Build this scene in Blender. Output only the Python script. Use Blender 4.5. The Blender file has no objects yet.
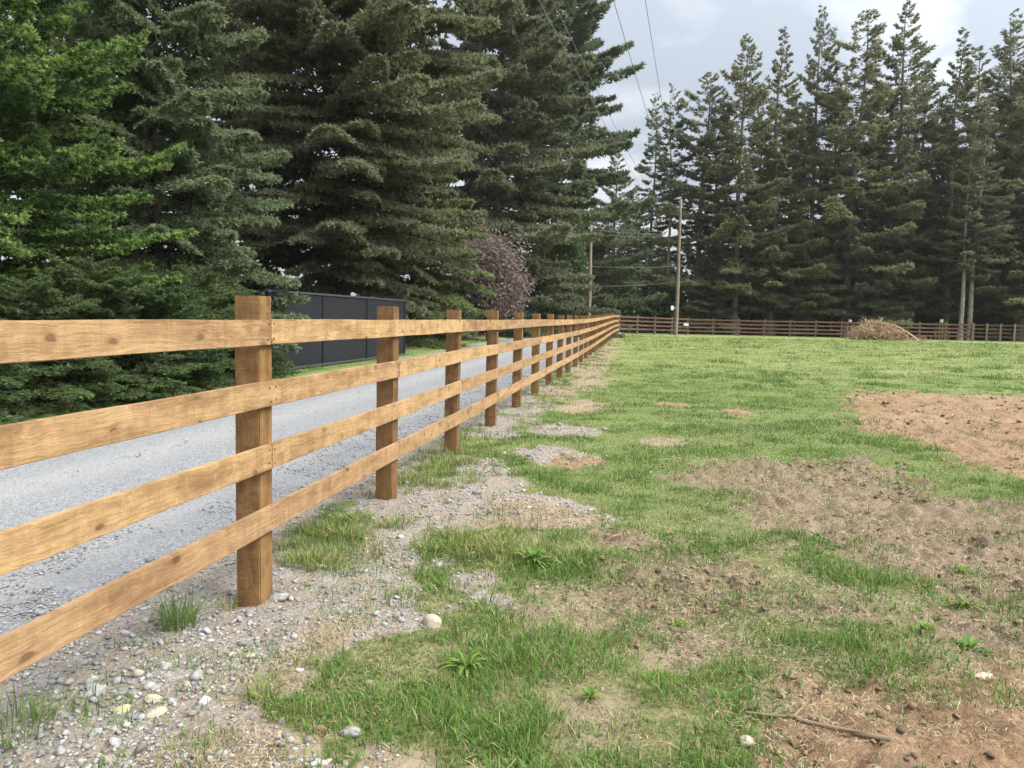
import bpy, bmesh, math, random
import numpy as np
from mathutils import Matrix, Vector, Euler

scene = bpy.context.scene
COL = scene.collection
R_ = math.radians
EYE = 1.70
F = 769.0
PITCH, ROLL = R_(5.0), R_(1.2)
CAMR = Matrix.Rotation(math.pi/2 - PITCH, 3, 'X') @ Matrix.Rotation(ROLL, 3, 'Z')

# ------------------------------------------------------------------ camera
cd = bpy.data.cameras.new('camera'); cam = bpy.data.objects.new('camera', cd); COL.objects.link(cam)
cd.sensor_width = 36.0; cd.lens = F*36.0/1024.0; cd.clip_start = 0.05; cd.clip_end = 3000
cam.location = (0, 0, EYE); cam.rotation_euler = CAMR.to_euler()
scene.camera = cam

def ray(px, py):
    return CAMR @ Vector(((px-512)/F, (384-py)/F, -1.0))
def at(px, py, Y):                       # the point seen at a pixel, Y metres ahead
    d = ray(px, py); k = Y/d.y
    return Vector((d.x*k, Y, EYE + d.z*k))

# ------------------------------------------------------------------ numeric helpers
def sstep(a, b, x):
    t = np.clip((x-a)/(b-a), 0, 1); return t*t*(3-2*t)
def _hash(ix, iy, seed):
    h = (ix.astype(np.int64)*374761393 + iy.astype(np.int64)*668265263 + seed*974711) & 0xffffffff
    h = ((h ^ (h >> 13))*1274126177) & 0xffffffff
    return ((h ^ (h >> 16)) & 0xffff)/65535.0
def vnoise(x, y, seed=0):
    ix = np.floor(x); iy = np.floor(y); fx = x-ix; fy = y-iy
    fx = fx*fx*(3-2*fx); fy = fy*fy*(3-2*fy)
    a = _hash(ix, iy, seed); b = _hash(ix+1, iy, seed); c = _hash(ix, iy+1, seed); d = _hash(ix+1, iy+1, seed)
    return (a*(1-fx)+b*fx)*(1-fy) + (c*(1-fx)+d*fx)*fy
def fbm(x, y, sc, oct=4, seed=0, gain=.5):
    s = 0; a = 1; tot = 0
    for o in range(oct):
        s = s + a*vnoise(x*sc+17.3*o, y*sc-9.1*o, seed+o*31); tot += a; a *= gain; sc *= 2.03
    return s/tot
def base_h(Y):
    return np.interp(Y, [-30, 0, 4.6, 7, 12, 27, 65, 80, 200, 900], [-.1, -.1, -.085, -.035, 0, .02, .36, .27, .3, .3])
def gpt(px, py):                         # where a line of sight meets the ground
    z = 0.0
    for _ in range(4):
        d = ray(px, py); k = (z-EYE)/d.z
        x, y = d.x*k, d.y*k
        z = float(base_h(y))
    return Vector((x, y, z))

# ------------------------------------------------------------------ scene helpers
def tag(o, label=None, cat=None, group=None, kind=None):
    if label: o['label'] = label
    if cat: o['category'] = cat
    if group: o['group'] = group
    if kind: o['kind'] = kind
    return o
def empty(name, loc, label, cat, group=None, rz=0):
    o = bpy.data.objects.new(name, None); COL.objects.link(o)
    o.location = loc; o.rotation_euler = (0, 0, rz); o.empty_display_size = .2
    return tag(o, label, cat, group)
def link(name, me, parent=None, loc=None, mats=None):
    o = bpy.data.objects.new(name, me); COL.objects.link(o)
    if mats:
        for m in (mats if isinstance(mats, (list, tuple)) else [mats]): me.materials.append(m)
    if parent: o.parent = parent
    if loc is not None: o.location = loc
    return o
def np_mesh(name, V, Fc, col=None, smooth=False, attrs=None, matidx=None):
    """V (n,3); Fc (m,k) uniform faces, or a list of such arrays."""
    fl = Fc if isinstance(Fc, list) else [Fc]
    fl = [f for f in fl if len(f)]
    me = bpy.data.meshes.new(name)
    V = np.asarray(V, np.float32)
    me.vertices.add(len(V)); me.vertices.foreach_set('co', V.ravel())
    loops = np.concatenate([f.ravel() for f in fl]).astype(np.int32)
    sizes = np.concatenate([np.full(len(f), f.shape[1], np.int32) for f in fl])
    starts = np.concatenate([[0], np.cumsum(sizes)[:-1]]).astype(np.int32)
    me.loops.add(len(loops)); me.loops.foreach_set('vertex_index', loops)
    me.polygons.add(len(sizes)); me.polygons.foreach_set('loop_start', starts)
    if smooth: me.polygons.foreach_set('use_smooth', np.ones(len(sizes), bool))
    if matidx is not None: me.polygons.foreach_set('material_index', np.asarray(matidx, np.int32))
    if col is not None:
        a = me.attributes.new('col', 'FLOAT_COLOR', 'POINT')
        c = np.ones((len(V), 4), np.float32); c[:, :3] = col
        a.data.foreach_set('color', c.ravel())
    for k, v in (attrs or {}).items():
        a = me.attributes.new(k, 'FLOAT', 'POINT'); a.data.foreach_set('value', np.asarray(v, np.float32))
    me.update(calc_edges=True)
    return me
def bm_mesh(name, bm, smooth=False):
    me = bpy.data.meshes.new(name); bm.to_mesh(me); bm.free()
    if smooth:
        for p in me.polygons: p.use_smooth = True
    return me
def bm_box(bm, x0, x1, y0, y1, z0, z1, bev=0, mi=0):
    r = bmesh.ops.create_cube(bm, size=1)
    vs = r['verts']
    for v in vs:
        v.co = Vector((x0 if v.co.x < 0 else x1, y0 if v.co.y < 0 else y1, z0 if v.co.z < 0 else z1))
    es = list({e for v in vs for e in v.link_edges})
    fs = {f for v in vs for f in v.link_faces}
    for f in fs: f.material_index = mi
    if bev: bmesh.ops.bevel(bm, geom=es, offset=bev, segments=2, affect='EDGES', clamp_overlap=True)
def tube_arrays(paths, sides=6):
    """paths: list of (points (n,3), radii (n,)) -> V, F (quads)"""
    Vs, Fs, off = [], [], 0
    ang = np.arange(sides)*2*np.pi/sides
    for P, r in paths:
        P = np.asarray(P, float); r = np.asarray(r, float); n = len(P)
        T = np.gradient(P, axis=0); T /= np.linalg.norm(T, axis=1)[:, None]+1e-9
        ref = np.where(np.abs(T[:, 2:3]) > .9, np.array([[1., 0, 0]]), np.array([[0, 0, 1.]]))
        A = np.cross(T, ref); A /= np.linalg.norm(A, axis=1)[:, None]+1e-9
        B = np.cross(T, A)
        ring = P[:, None, :] + r[:, None, None]*(np.cos(ang)[None, :, None]*A[:, None, :] + np.sin(ang)[None, :, None]*B[:, None, :])
        Vs.append(ring.reshape(-1, 3))
        i = np.arange(n-1)[:, None]*sides; j = np.arange(sides)[None, :]; jn = (j+1) % sides
        Fs.append(np.stack([i+j, i+jn, i+sides+jn, i+sides+j], -1).reshape(-1, 4)+off)
        off += n*sides
    return np.concatenate(Vs), np.concatenate(Fs)

# ------------------------------------------------------------------ materials
class NT:
    def __init__(s, name):
        s.m = bpy.data.materials.new(name); s.m.use_nodes = True
        s.t = s.m.node_tree; s.t.nodes.clear()
        s.out = s.t.nodes.new('ShaderNodeOutputMaterial')
        s.b = s.t.nodes.new('ShaderNodeBsdfPrincipled')
        s.t.links.new(s.b.outputs[0], s.out.inputs[0])
        s.b.inputs['Specular IOR Level'].default_value = .25
    def n(s, typ, **kw):
        nd = s.t.nodes.new('ShaderNode'+typ)
        for k, v in kw.items():
            if k in nd.inputs: s.set(nd.inputs[k], v)
            else: setattr(nd, k, v)
        return nd
    def set(s, inp, v):
        if isinstance(v, bpy.types.NodeSocket): s.t.links.new(v, inp)
        else: inp.default_value = v
    def mix(s, f, a, b, bt='MIX'):
        nd = s.t.nodes.new('ShaderNodeMix'); nd.data_type = 'RGBA'; nd.blend_type = bt
        s.set(nd.inputs[0], f)
        for i, v in ((6, a), (7, b)):
            if isinstance(v, (tuple, list)) and len(v) == 3: v = (*v, 1)
            s.set(nd.inputs[i], v)
        return nd.outputs[2]
    def math(s, op, a, b=0, clamp=False):
        nd = s.t.nodes.new('ShaderNodeMath'); nd.operation = op; nd.use_clamp = clamp
        s.set(nd.inputs[0], a); s.set(nd.inputs[1], b); return nd.outputs[0]
    def mr(s, v, a, b, c=0, d=1):
        nd = s.t.nodes.new('ShaderNodeMapRange'); s.set(nd.inputs[0], v)
        for i, x in enumerate((a, b, c, d)): nd.inputs[i+1].default_value = x
        return nd.outputs[0]
    def noise(s, vec, scale, detail=4, rough=.55, out='Fac'):
        nd = s.n('TexNoise'); s.set(nd.inputs['Vector'], vec)
        nd.inputs['Scale'].default_value = scale; nd.inputs['Detail'].default_value = detail; nd.inputs['Roughness'].default_value = rough
        return nd.outputs[out]
    def vor(s, vec, scale, feature='F1', out='Distance', rnd=1.0):
        nd = s.n('TexVoronoi', feature=feature); s.set(nd.inputs['Vector'], vec); nd.inputs['Scale'].default_value = scale
        nd.inputs['Randomness'].default_value = rnd
        return nd.outputs[out]
    def mapping(s, vec, scale=(1, 1, 1), loc=(0, 0, 0)):
        nd = s.n('Mapping'); s.set(nd.inputs[0], vec); nd.inputs['Scale'].default_value = scale; nd.inputs['Location'].default_value = loc
        return nd.outputs[0]
    def attr(s, name, out='Color'):
        nd = s.n('Attribute'); nd.attribute_name = name; return nd.outputs[out]
    def bump(s, h, strength=.4, dist=.01):
        nd = s.n('Bump'); s.set(nd.inputs['Height'], h); nd.inputs['Strength'].default_value = strength; nd.inputs['Distance'].default_value = dist
        s.t.links.new(nd.outputs[0], s.b.inputs['Normal'])
    def base(s, c, rough=.85):
        if isinstance(c, tuple): c = (*c[:3], 1)
        s.set(s.b.inputs['Base Color'], c); s.set(s.b.inputs['Roughness'], rough)
    def pos(s):
        return s.n('NewGeometry').outputs['Position']
    def obj(s):
        return s.n('TexCoord').outputs['Object']
    def rnd(s):
        return s.n('ObjectInfo').outputs['Random']

def mat_flat(name, c, rough=.6, var=.25, metal=0):
    t = NT(name); n = t.noise(t.obj(), 14, 5)
    d = tuple(x*(1-var) for x in c); l = tuple(min(1, x*(1+var)) for x in c)
    t.base(t.mix(n, d, l), rough); t.b.inputs['Metallic'].default_value = metal
    t.bump(n, .15, .003); return t.m

def mat_leaf(name, rough=.7, trans=.25):
    t = NT(name); c = t.attr('col')
    r = t.rnd()
    c2 = t.mix(1.0, c, t.mix(r, (.86, .92, .95), (1.1, 1.05, .98)), 'MULTIPLY')
    t.base(c2, rough); t.b.inputs['Specular IOR Level'].default_value = .2
    tr = t.n('BsdfTranslucent'); t.set(tr.inputs[0], c2)
    mx = t.n('MixShader'); mx.inputs[0].default_value = trans
    t.t.links.new(t.b.outputs[0], mx.inputs[1]); t.t.links.new(tr.outputs[0], mx.inputs[2]); t.t.links.new(mx.outputs[0], t.out.inputs[0])
    return t.m
M_needle = mat_leaf('conifer_needles', .65, .5)
M_leaf = mat_leaf('broad_leaves', .6, .3)
M_grass = mat_leaf('grass_blades', .6, .3)

def mat_attr(name, rough=.9, bump=0, sc=60):
    t = NT(name); c = t.attr('col'); n = t.noise(t.pos(), sc, 3)
    t.base(t.mix(1.0, c, t.mix(n, (.75, .75, .75), (1.22, 1.22, 1.22)), 'MULTIPLY'), rough)
    if bump: t.bump(n, bump, .01)
    return t.m
M_stone = mat_attr('gravel_stones', .85, .5, 90)
M_straw = mat_attr('dry_straw', .9)

def mat_bark(nm, k):
    t = NT(nm); p = t.mapping(t.pos(), (5, 5, 1.2))
    n = t.noise(p, 3.0, 6, .7); r = t.rnd()
    c = t.mix(t.mr(n, .35, .68), (.05*k, .04*k, .033*k), (.2*k, .172*k, .148*k))
    c = t.mix(1.0, c, t.mix(r, (.75, .72, .7), (1.15, 1.15, 1.15)), 'MULTIPLY')
    t.base(c, .95); t.bump(n, .8, .04); return t.m
M_bark = mat_bark('dark_bark', .75); M_rowbark = mat_bark('grey_brown_bark', 1.35)
def mat_palebark():
    t = NT('pale_bark'); p = t.mapping(t.pos(), (5, 5, 1.0))
    n = t.noise(p, 2.4, 6, .7)
    t.base(t.mix(t.mr(n, .35, .65), (.09, .08, .07), (.38, .35, .31)), .95); t.bump(n, .6, .03); return t.m
M_palebark = mat_palebark()

def mat_wood(name, light, dark, axis, knots=True, end=None):
    """sawn softwood: axis is the grain direction in object space"""
    t = NT(name)
    off = t.n('CombineXYZ'); rn = t.rnd()
    for i, k in enumerate((37.0, 11.0, 23.0)): t.set(off.inputs[i], t.math('MULTIPLY', rn, k))
    va = t.n('VectorMath', operation='ADD'); t.set(va.inputs[0], t.obj()); t.set(va.inputs[1], off.outputs[0])
    v = va.outputs[0]
    st = (1.3, 26, 26) if axis == 'x' else (26, 26, 1.3)
    lo = (.9, 7, 7) if axis == 'x' else (7, 7, .9)
    warp = t.noise(t.mapping(v, (2.2, 2.2, 2.2)), 1.6, 3)
    wv = t.n('VectorMath', operation='ADD'); t.set(wv.inputs[0], v)
    wc = t.n('CombineXYZ'); wamt = t.math('MULTIPLY', t.math('SUBTRACT', warp, .5), .09)
    for i in range(3): t.set(wc.inputs[i], wamt)
    t.set(wv.inputs[1], wc.outputs[0]); vw = wv.outputs[0]
    g1 = t.noise(t.mapping(vw, st), 3.2, 5, .65)
    g2 = t.noise(t.mapping(vw, lo), 1.5, 3, .5)
    saw = t.noise(t.mapping(v, (70, 6, 6) if axis == 'x' else (6, 6, 70)), 1.3, 2, .5)
    c = t.mix(t.mr(g1, .3, .7), dark, light)
    c = t.mix(t.mr(g2, .40, .66), c, t.mix(.6, c, tuple(min(1, x*1.25) for x in light)))
    c = t.mix(t.mr(g2, .47, .22), c, tuple(x*.75 for x in dark))
    c = t.mix(t.mr(saw, .45, .75, 0, .25), c, tuple(x*.7 for x in light))
    bl = t.noise(t.mapping(v, (7, 7, 9)), 1.4, 4, .6)
    c = t.mix(t.mr(bl, .50, .68, 0, .45), c, tuple(x*.85 for x in dark)); c = t.mix(t.mr(bl, .46, .34, 0, .5), c, tuple(min(1, x*1.22) for x in light))
    bd = t.noise(t.mapping(v, (10, 1.2, 1.2) if axis == 'x' else (1.2, 1.2, 10)), 1.0, 3, .55)
    c = t.mix(t.mr(bd, .55, .72, 0, .4), c, tuple(min(1, x*1.2) for x in light)); c = t.mix(t.mr(bd, .45, .30, 0, .45), c, tuple(x*.8 for x in dark))
    fl = t.noise(t.mapping(vw, (4, 150, 150) if axis == 'x' else (150, 150, 4)), 1.0, 3, .6)
    c = t.mix(t.mr(fl, .56, .70, 0, .45), c, tuple(x*.6 for x in dark))
    wvn = t.n('TexWave', wave_type='BANDS', bands_direction='Z' if axis == 'x' else 'X'); t.set(wvn.inputs['Vector'], t.mapping(vw, (.16, 1, 1) if axis == 'x' else (1, 1, .16)))
    wvn.inputs['Scale'].default_value = 9; wvn.inputs['Distortion'].default_value = 3.5; wvn.inputs['Detail'].default_value = 3; wvn.inputs['Detail Scale'].default_value = 1.2
    c = t.mix(t.mr(wvn.outputs['Fac'], .70, .98, 0, .2), c, tuple(x*.72 for x in dark))
    if knots:
        sx = t.n('SeparateXYZ'); t.set(sx.inputs[0], vw); kv = t.n('CombineXYZ')
        if axis == 'x': t.set(kv.inputs[0], t.math('MULTIPLY', sx.outputs[0], 3.2)); t.set(kv.inputs[1], t.math('MULTIPLY', sx.outputs[2], 6.0))
        else: t.set(kv.inputs[0], t.math('MULTIPLY', t.math('ADD', sx.outputs[0], sx.outputs[1]), 5.0)); t.set(kv.inputs[1], t.math('MULTIPLY', sx.outputs[2], 1.9))
        def v2(o):
            nd = t.n('TexVoronoi', voronoi_dimensions='2D'); t.set(nd.inputs['Vector'], kv.outputs[0]); nd.inputs['Scale'].default_value = 1.0; return nd.outputs[o]
        kd = v2('Distance'); kc = v2('Color')
        big = t.n('SeparateColor'); t.set(big.inputs[0], kc)
        rad = t.mr(big.outputs[0], .3, 1.0, .01, .12)
        inside = t.math('SUBTRACT', rad, kd)
        halo = t.mr(inside, -.13, .04); core = t.mr(t.math('ADD', inside, t.math('MULTIPLY', t.math('SUBTRACT', g1, .5), .2)), -.005, .025)
        hasz = t.math('GREATER_THAN', big.outputs[0], .5)
        c = t.mix(t.math('MULTIPLY', t.math('MULTIPLY', halo, hasz), .55), c, tuple(x*.72 for x in dark))
        c = t.mix(t.math('MULTIPLY', t.math('MULTIPLY', core, hasz), t.mr(big.outputs[1], 0, 1, .3, .85)), c, (.11, .055, .026))
        g1 = t.math('ADD', g1, t.math('MULTIPLY', halo, -.3))
    tint = t.mix(t.rnd(), (.86, .82, .84), (1.1, 1.1, 1.03))
    c = t.mix(1.0, c, tint, 'MULTIPLY')
    t.base(c, .8); t.bump(t.math('ADD', t.math('ADD', g1, t.math('MULTIPLY', bl, .8)), t.math('MULTIPLY', saw, .5)), .7, .008)
    return t.m
M_rail = mat_wood('golden_sawn_board', (.37, .25, .128), (.24, .138, .062), 'x')
M_post = mat_wood('darkened_post', (.215, .122, .05), (.12, .063, .024), 'z')  # base darkened all over, standing in for shade on the camera-facing faces
M_brail = mat_wood('weathered_brown_board', (.14, .085, .055), (.07, .038, .026), 'x', False)
M_bpost = mat_wood('weathered_brown_post', (.19, .13, .09), (.09, .06, .04), 'z', False)
M_pole = mat_wood('grey_pole_wood', (.25, .215, .17), (.14, .118, .092), 'z', False)
M_nail = mat_flat('dark_nail', (.05, .035, .03), .6, .1)
M_black = mat_flat('black_sheet_metal', (.011, .0125, .015), .5, .2, .0)
M_blackf = mat_flat('dark_grey_frame', (.05, .054, .06), .4, .2, .0)
M_wire = mat_flat('sky_grey_wire', (.16, .16, .165), .6, .1)  # grey lightened to stand in for sky reflected on the wires
M_white = mat_flat('white_paint', (.78, .78, .76), .5, .05)
M_signg = mat_flat('pale_green_plate', (.45, .58, .52), .5, .05)
M_concrete = mat_flat('grey_concrete', (.42, .42, .43), .9, .15)
M_dark = mat_flat('dark_hollow', (.02, .02, .02), .9, .1)
M_stick = mat_flat('dead_wood', (.20, .145, .095), .9, .35)

# ------------------------------------------------------------------ fence line frame
tv = ray(644.7, 319.4); tv.z = 0; tv.normalize()          # along the fence
nv = Vector((tv.y, -tv.x, 0))                              # towards the field
A0 = at(271, 330, 4.63); A0.z = 0
SP = 2.44
def fpt(k, off=0): return A0 + tv*(SP*k) + nv*off
uA = A0.dot(nv)
def uv_of(X, Y): return X*nv.x + Y*nv.y, X*tv.x + Y*tv.y   # across, along
def from_uv(u, v): return Vector((nv.x*u + tv.x*v, nv.y*u + tv.y*v, 0))
def rail_top(Y): return 1.653 + .345*float(sstep(24, 64, np.float64(Y)))
ROAD_R, ROAD_L = uA-.75, uA-6.9

# ------------------------------------------------------------------ ground masks
def poly_world(pts): return np.array([gpt(*p).to_2d()[:] for p in pts])
def poly_sd(X, Y, P):
    """signed distance, positive inside"""
    d = np.full(X.shape, 1e9); ins = np.zeros(X.shape, bool); n = len(P)
    for i in range(n):
        ax, ay = P[i]; bx, by = P[(i+1) % n]
        ex, ey = bx-ax, by-ay; wx, wy = X-ax, Y-ay
        t = np.clip((wx*ex+wy*ey)/(ex*ex+ey*ey+1e-12), 0, 1)
        d = np.minimum(d, (wx-ex*t)**2+(wy-ey*t)**2)
        c = ((ay > Y) != (by > Y)) & (X < ex*(Y-ay)/(ey if abs(ey) > 1e-9 else 1e-9)+ax)
        ins ^= c
    return np.where(ins, 1, -1)*np.sqrt(d)
# bare patches: outline, kind (0 gravel, 1 pale tan, 2 reddish dirt, 3 rough clods with straw), edge softness
BARE = [
 ([(-80,640),(100,600),(232,560),(276,575),(330,560),(400,572),(470,570),(520,585),(515,605),(440,602),(400,625),(360,645),(318,668),(296,690),(300,720),(340,745),(420,752),(520,765),(560,800),(200,860),(-150,860)], 0, .10),
 ([(335,520),(380,492),(440,492),(520,500),(590,512),(607,522),(590,534),(520,537),(440,536),(395,545),(350,548)], 0, .10),
 ([(513,452),(540,446),(575,452),(605,462),(590,468),(540,467)], 0, .2),
 ([(466,478),(490,475),(506,479),(490,484),(472,484)], 0, .15),
 ([(528,430),(560,426),(600,431),(598,437),(560,439),(530,436)], 0, .3),
 ([(556,406),(580,400),(604,404),(600,413),(565,414)], 1, .4),
 ([(480,436),(520,410),(545,400),(552,408),(530,425),(500,441)], 0, .4),
 ([(545,398),(575,372),(592,360),(606,362),(604,380),(590,396),(560,402)], 1, .7),
 ([(590,360),(606,342),(616,338),(622,342),(612,356),(604,364)], 1, 1.0),
 ([(645,405),(668,402),(690,406),(668,410)], 2, .3),
 ([(720,411),(742,409),(758,414),(740,418)], 2, .3),
 ([(636,441),(660,439),(682,443),(660,447)], 1, .5),
 ([(590,540),(640,538),(680,546),(650,556),(600,556)], 3, .4),
 ([(600,570),(660,562),(720,566),(770,590),(850,610),(905,622),(880,640),(800,628),(740,625),(690,640),(640,636),(600,610)], 3, .45),
 ([(672,478),(740,466),(800,462),(850,458),(910,478),(960,500),(1060,520),(1200,560),(1200,640),(1024,615),(950,612),(935,575),(880,560),(850,568),(800,552),(760,525),(735,500)], 3, .5),
 ([(842,398),(870,392),(940,394),(1024,396),(1250,410),(1250,520),(1024,488),(960,466),(910,446),(870,432),(850,418)], 2, .6),
 ([(735,775),(752,728),(800,702),(850,676),(890,655),(960,672),(1024,640),(1250,640),(1300,900),(700,900)], 2, .3),
 ([(905,628),(960,612),(1024,600),(1300,600),(1300,700),(1024,660),(950,665),(900,655)], 3, .45),
 ([(470,690),(500,676),(530,684),(520,702),(486,706)], 1, .25),
 ([(545,700),(575,690),(620,705),(600,745),(560,750)], 1, .3),
 ([(520,610),(560,596),(610,612),(600,632),(545,634)], 1, .25),
 ([(640,655),(690,640),(740,650),(760,668),(700,672),(650,672)], 1, .15),
 ([(440,470),(462,466),(470,474),(450,480)], 0, .15),
 ([(500,506),(560,511),(607,522),(590,533),(520,536),(470,534)], 1, .2),
 ([(560,459),(600,461),(606,466),(575,470),(548,468)], 2, .15),
 ([(150,775),(240,742),(300,728),(345,748),(430,752),(530,768),(580,810),(100,860)], 1, .3),
 ([(300,640),(340,620),(370,625),(320,662),(270,700),(230,700)], 1, .15),
]
BP = [(poly_world(p), k, s) for p, k, s in BARE]
GX0, GX1, GY0, GY1, GS = -14.0, 34.0, 0.6, 78.0, .05
nx, ny = int((GX1-GX0)/GS)+1, int((GY1-GY0)/GS)+1
gxs, gys = np.meshgrid(GX0+GS*np.arange(nx), GY0+GS*np.arange(ny))

def masks(X, Y):
    """bare weight 0..1 for each of 4 kinds, as arrays"""
    wx = (fbm(X, Y, 1.4, 4, 5)-.5)*.9 + (fbm(X, Y, 6, 3, 8)-.5)*.75
    K = [np.zeros(X.shape) for _ in range(4)]
    for P, k, s in BP:
        x0, y0 = P.min(0)-2; x1, y1 = P.max(0)+2
        sel = (X > x0) & (X < x1) & (Y > y0) & (Y < y1)
        if not sel.any(): continue
        ext = max(.3, min(1.6, .35*math.sqrt((x1-x0-4)*(y1-y0-4))))
        sd = poly_sd(X[sel], Y[sel], P) + wx[sel]*ext*.9
        K[k][sel] = np.maximum(K[k][sel], sstep(-s, s, sd))
    u, v = uv_of(X, Y)
    n2 = fbm(X, Y, .9, 4, 77)
    # gravel thrown along the fence foot
    wv = uA + .25 + (n2-.5)*2.2 + .35*np.exp(-np.maximum(v-3, 0)/7.)
    g = sstep(.35, -.25, u-wv)
    K[0] = np.maximum(K[0], g*(u > ROAD_L+.5)*sstep(.36, .52, fbm(X, Y, .8, 3, 15)+.18*sstep(12, 3, v)+.35*(u < uA-.6)))
    return K
Kg = masks(gxs, gys)
def samp(G, X, Y):
    i = np.clip((X-GX0)/GS, 0, nx-1.001); j = np.clip((Y-GY0)/GS, 0, ny-1.001)
    i0 = i.astype(int); j0 = j.astype(int); fx = i-i0; fy = j-j0
    r = (G[j0, i0]*(1-fx)+G[j0, i0+1]*fx)*(1-fy) + (G[j0+1, i0]*(1-fx)+G[j0+1, i0+1]*fx)*fy
    return np.where((X < GX0) | (X > GX1) | (Y < GY0) | (Y > GY1), 0, r)
def ground_z(X, Y, fine=True):
    X = np.asarray(X, float); Y = np.asarray(Y, float)
    u, v = uv_of(X, Y)
    z = base_h(Y).copy()
    inroad = sstep(ROAD_R+.1, ROAD_R-.25, u)*sstep(ROAD_L-.1, ROAD_L+.25, u)
    z = z - .035*inroad + .10*sstep(ROAD_L-.2, ROAD_L-2.5, u)
    if fine:
        near = np.exp(-np.maximum(Y-4, 0)/40.)
        k = [samp(g, X, Y) for g in Kg]
        n1 = fbm(X, Y, .55, 3, 3)-.5; n2 = fbm(X, Y, 2.6, 4, 9)-.5; n3 = fbm(X, Y, 9., 3, 21)-.5; n4 = fbm(X, Y, 19., 2, 23)-.5
        q = 1-inroad
        z = z + q*near*(n1*.12 + n2*.06)
        z = z + q*(k[3]*(.05*n1 + (.11+.08*sstep(8, 14, Y))*np.abs(n2)+ .125*n3 + .10*n4 + .01) + k[2]*((.06+.16*sstep(8, 14, Y))*np.abs(n2)+.11*n3+.085*n4) + k[0]*(.03+.045*n3+.02*n4) + k[1]*.04*n3)
        z = z + q*(1-np.clip(k[0]+k[1]+k[2]+k[3], 0, 1))*.02
    return z
def gz(x, y): return float(ground_z(np.array([x]), np.array([y]))[0])

# ------------------------------------------------------------------ ground sheet
def mat_ground():
    t = NT('field_soil_and_turf'); p = t.pos()
    ks = [t.attr('k%d' % i, 'Fac') for i in range(4)]; far = t.attr('lawn', 'Fac'); duff = t.attr('duff', 'Fac'); grv = t.attr('grv', 'Fac')
    nf = t.noise(p, 34, 6, .7); nm = t.noise(p, 4.2, 5, .6); nl = t.noise(p, .55, 4, .55); nff = t.noise(p, 150, 4, .7)
    # turf: thatch between blades, greener far away where single blades cannot be told apart
    th = t.mix(t.mr(nf, .35, .66), (.115, .105, .05), (.32, .275, .16))
    st = t.noise(t.mapping(p, (.35, .9, 1)), .7, 5, .65)
    gr = t.mix(t.mr(nf, .33, .68), (.052, .105, .02), (.14, .20, .05))
    gr = t.mix(t.mr(nm, .45, .7, 0, .6), gr, (.20, .215, .09))
    gr = t.mix(t.mr(st, .42, .62, 0, .7), gr, (.17, .225, .07))
    gr = t.mix(t.mr(st, .46, .33, 0, .75), gr, (.085, .14, .04))
    gr = t.mix(t.mr(nl, .5, .7, 0, .5), gr, (.12, .18, .05))
    gr = t.mix(t.mr(nff, .52, .66, 0, .55), gr, (.25, .225, .115)); gr = t.mix(t.mr(nff, .48, .36, 0, .6), gr, (.05, .09, .022))
    turf = t.mix(t.mr(far, 0, .5), th, gr)
    turf = t.mix(t.mr(far, .55, 1.0), turf, t.mix(t.mr(st, .35, .62), t.mix(t.mr(nf, .33, .68), (.10, .155, .04), (.19, .24, .075)), (.235, .265, .105)))
    # gravel
    v1 = t.vor(p, 42, out='Color'); v1d = t.vor(p, 42); v2 = t.vor(p, 110, out='Color')
    s1 = t.n('SeparateColor'); t.set(s1.inputs[0], v1); s2 = t.n('SeparateColor'); t.set(s2.inputs[0], v2)
    gv = t.mix(s1.outputs[0], (.15, .145, .14), (.40, .385, .365))
    gv = t.mix(t.mr(s1.outputs[1], .55, .9, 0, .6), gv, (.36, .29, .22))
    gv = t.mix(.4, gv, t.mix(s2.outputs[0], (.16, .14, .12), (.42, .39, .35)))
    soil0 = t.mix(t.mr(nff, .3, .7), (.20, .156, .118), (.36, .295, .225))
    gv = t.mix(t.mr(nm, .38, .58, .1, .8), gv, soil0)
    tan = t.mix(t.mr(nff, .3, .7), (.19, .142, .095), (.37, .295, .205))
    tan = t.mix(t.mr(nm, .4, .7), tan, (.31, .255, .17))
    red = t.mix(t.mr(nf, .3, .72), (.175, .108, .06), (.37, .252, .152))
    red = t.mix(t.mr(nff, .48, .36, 0, .7), red, (.105, .066, .045)); red = t.mix(t.mr(nff, .56, .70, 0, .5), red, (.43, .32, .215))
    red = t.mix(t.mr(nm, .50, .72, 0, .7), red, (.155, .10, .072))
    red = t.mix(t.mr(nl, .45, .65, 0, .55), red, (.36, .26, .16))
    clod = t.mix(t.mr(nf, .32, .7), (.125, .09, .056), (.34, .268, .175))
    clod = t.mix(t.mr(nff, .50, .36, 0, .75), clod, (.085, .06, .043)); clod = t.mix(t.mr(nff, .55, .68, 0, .6), clod, (.44, .37, .255))
    clod = t.mix(t.mr(nm, .45, .7, 0, .6), clod, (.15, .115, .085))
    clod = t.mix(t.mr(nl, .5, .7, 0, .5), clod, (.31, .24, .165))
    c = turf
    wob = t.math('MULTIPLY', t.math('SUBTRACT', nf, .5), .55)
    for k, cc in zip(ks, (gv, tan, red, clod)):
        c = t.mix(t.mr(t.math('ADD', k, wob), .3, .7), c, cc)
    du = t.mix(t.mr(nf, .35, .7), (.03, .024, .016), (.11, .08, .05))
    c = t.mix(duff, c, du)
    t.base(c, .95); t.b.inputs['Specular IOR Level'].default_value = .1
    h = t.math('ADD', nf, t.math('MULTIPLY', nff, .5)); h = t.math('ADD', h, t.math('MULTIPLY', t.math('SUBTRACT', .5, v1d), ks[0]))
    t.bump(h, .75, .03); return t.m
def geo_axis(a, b, fine, far, g):
    out = [a]; s = fine
    return out
ys = [0.4]; 
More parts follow.
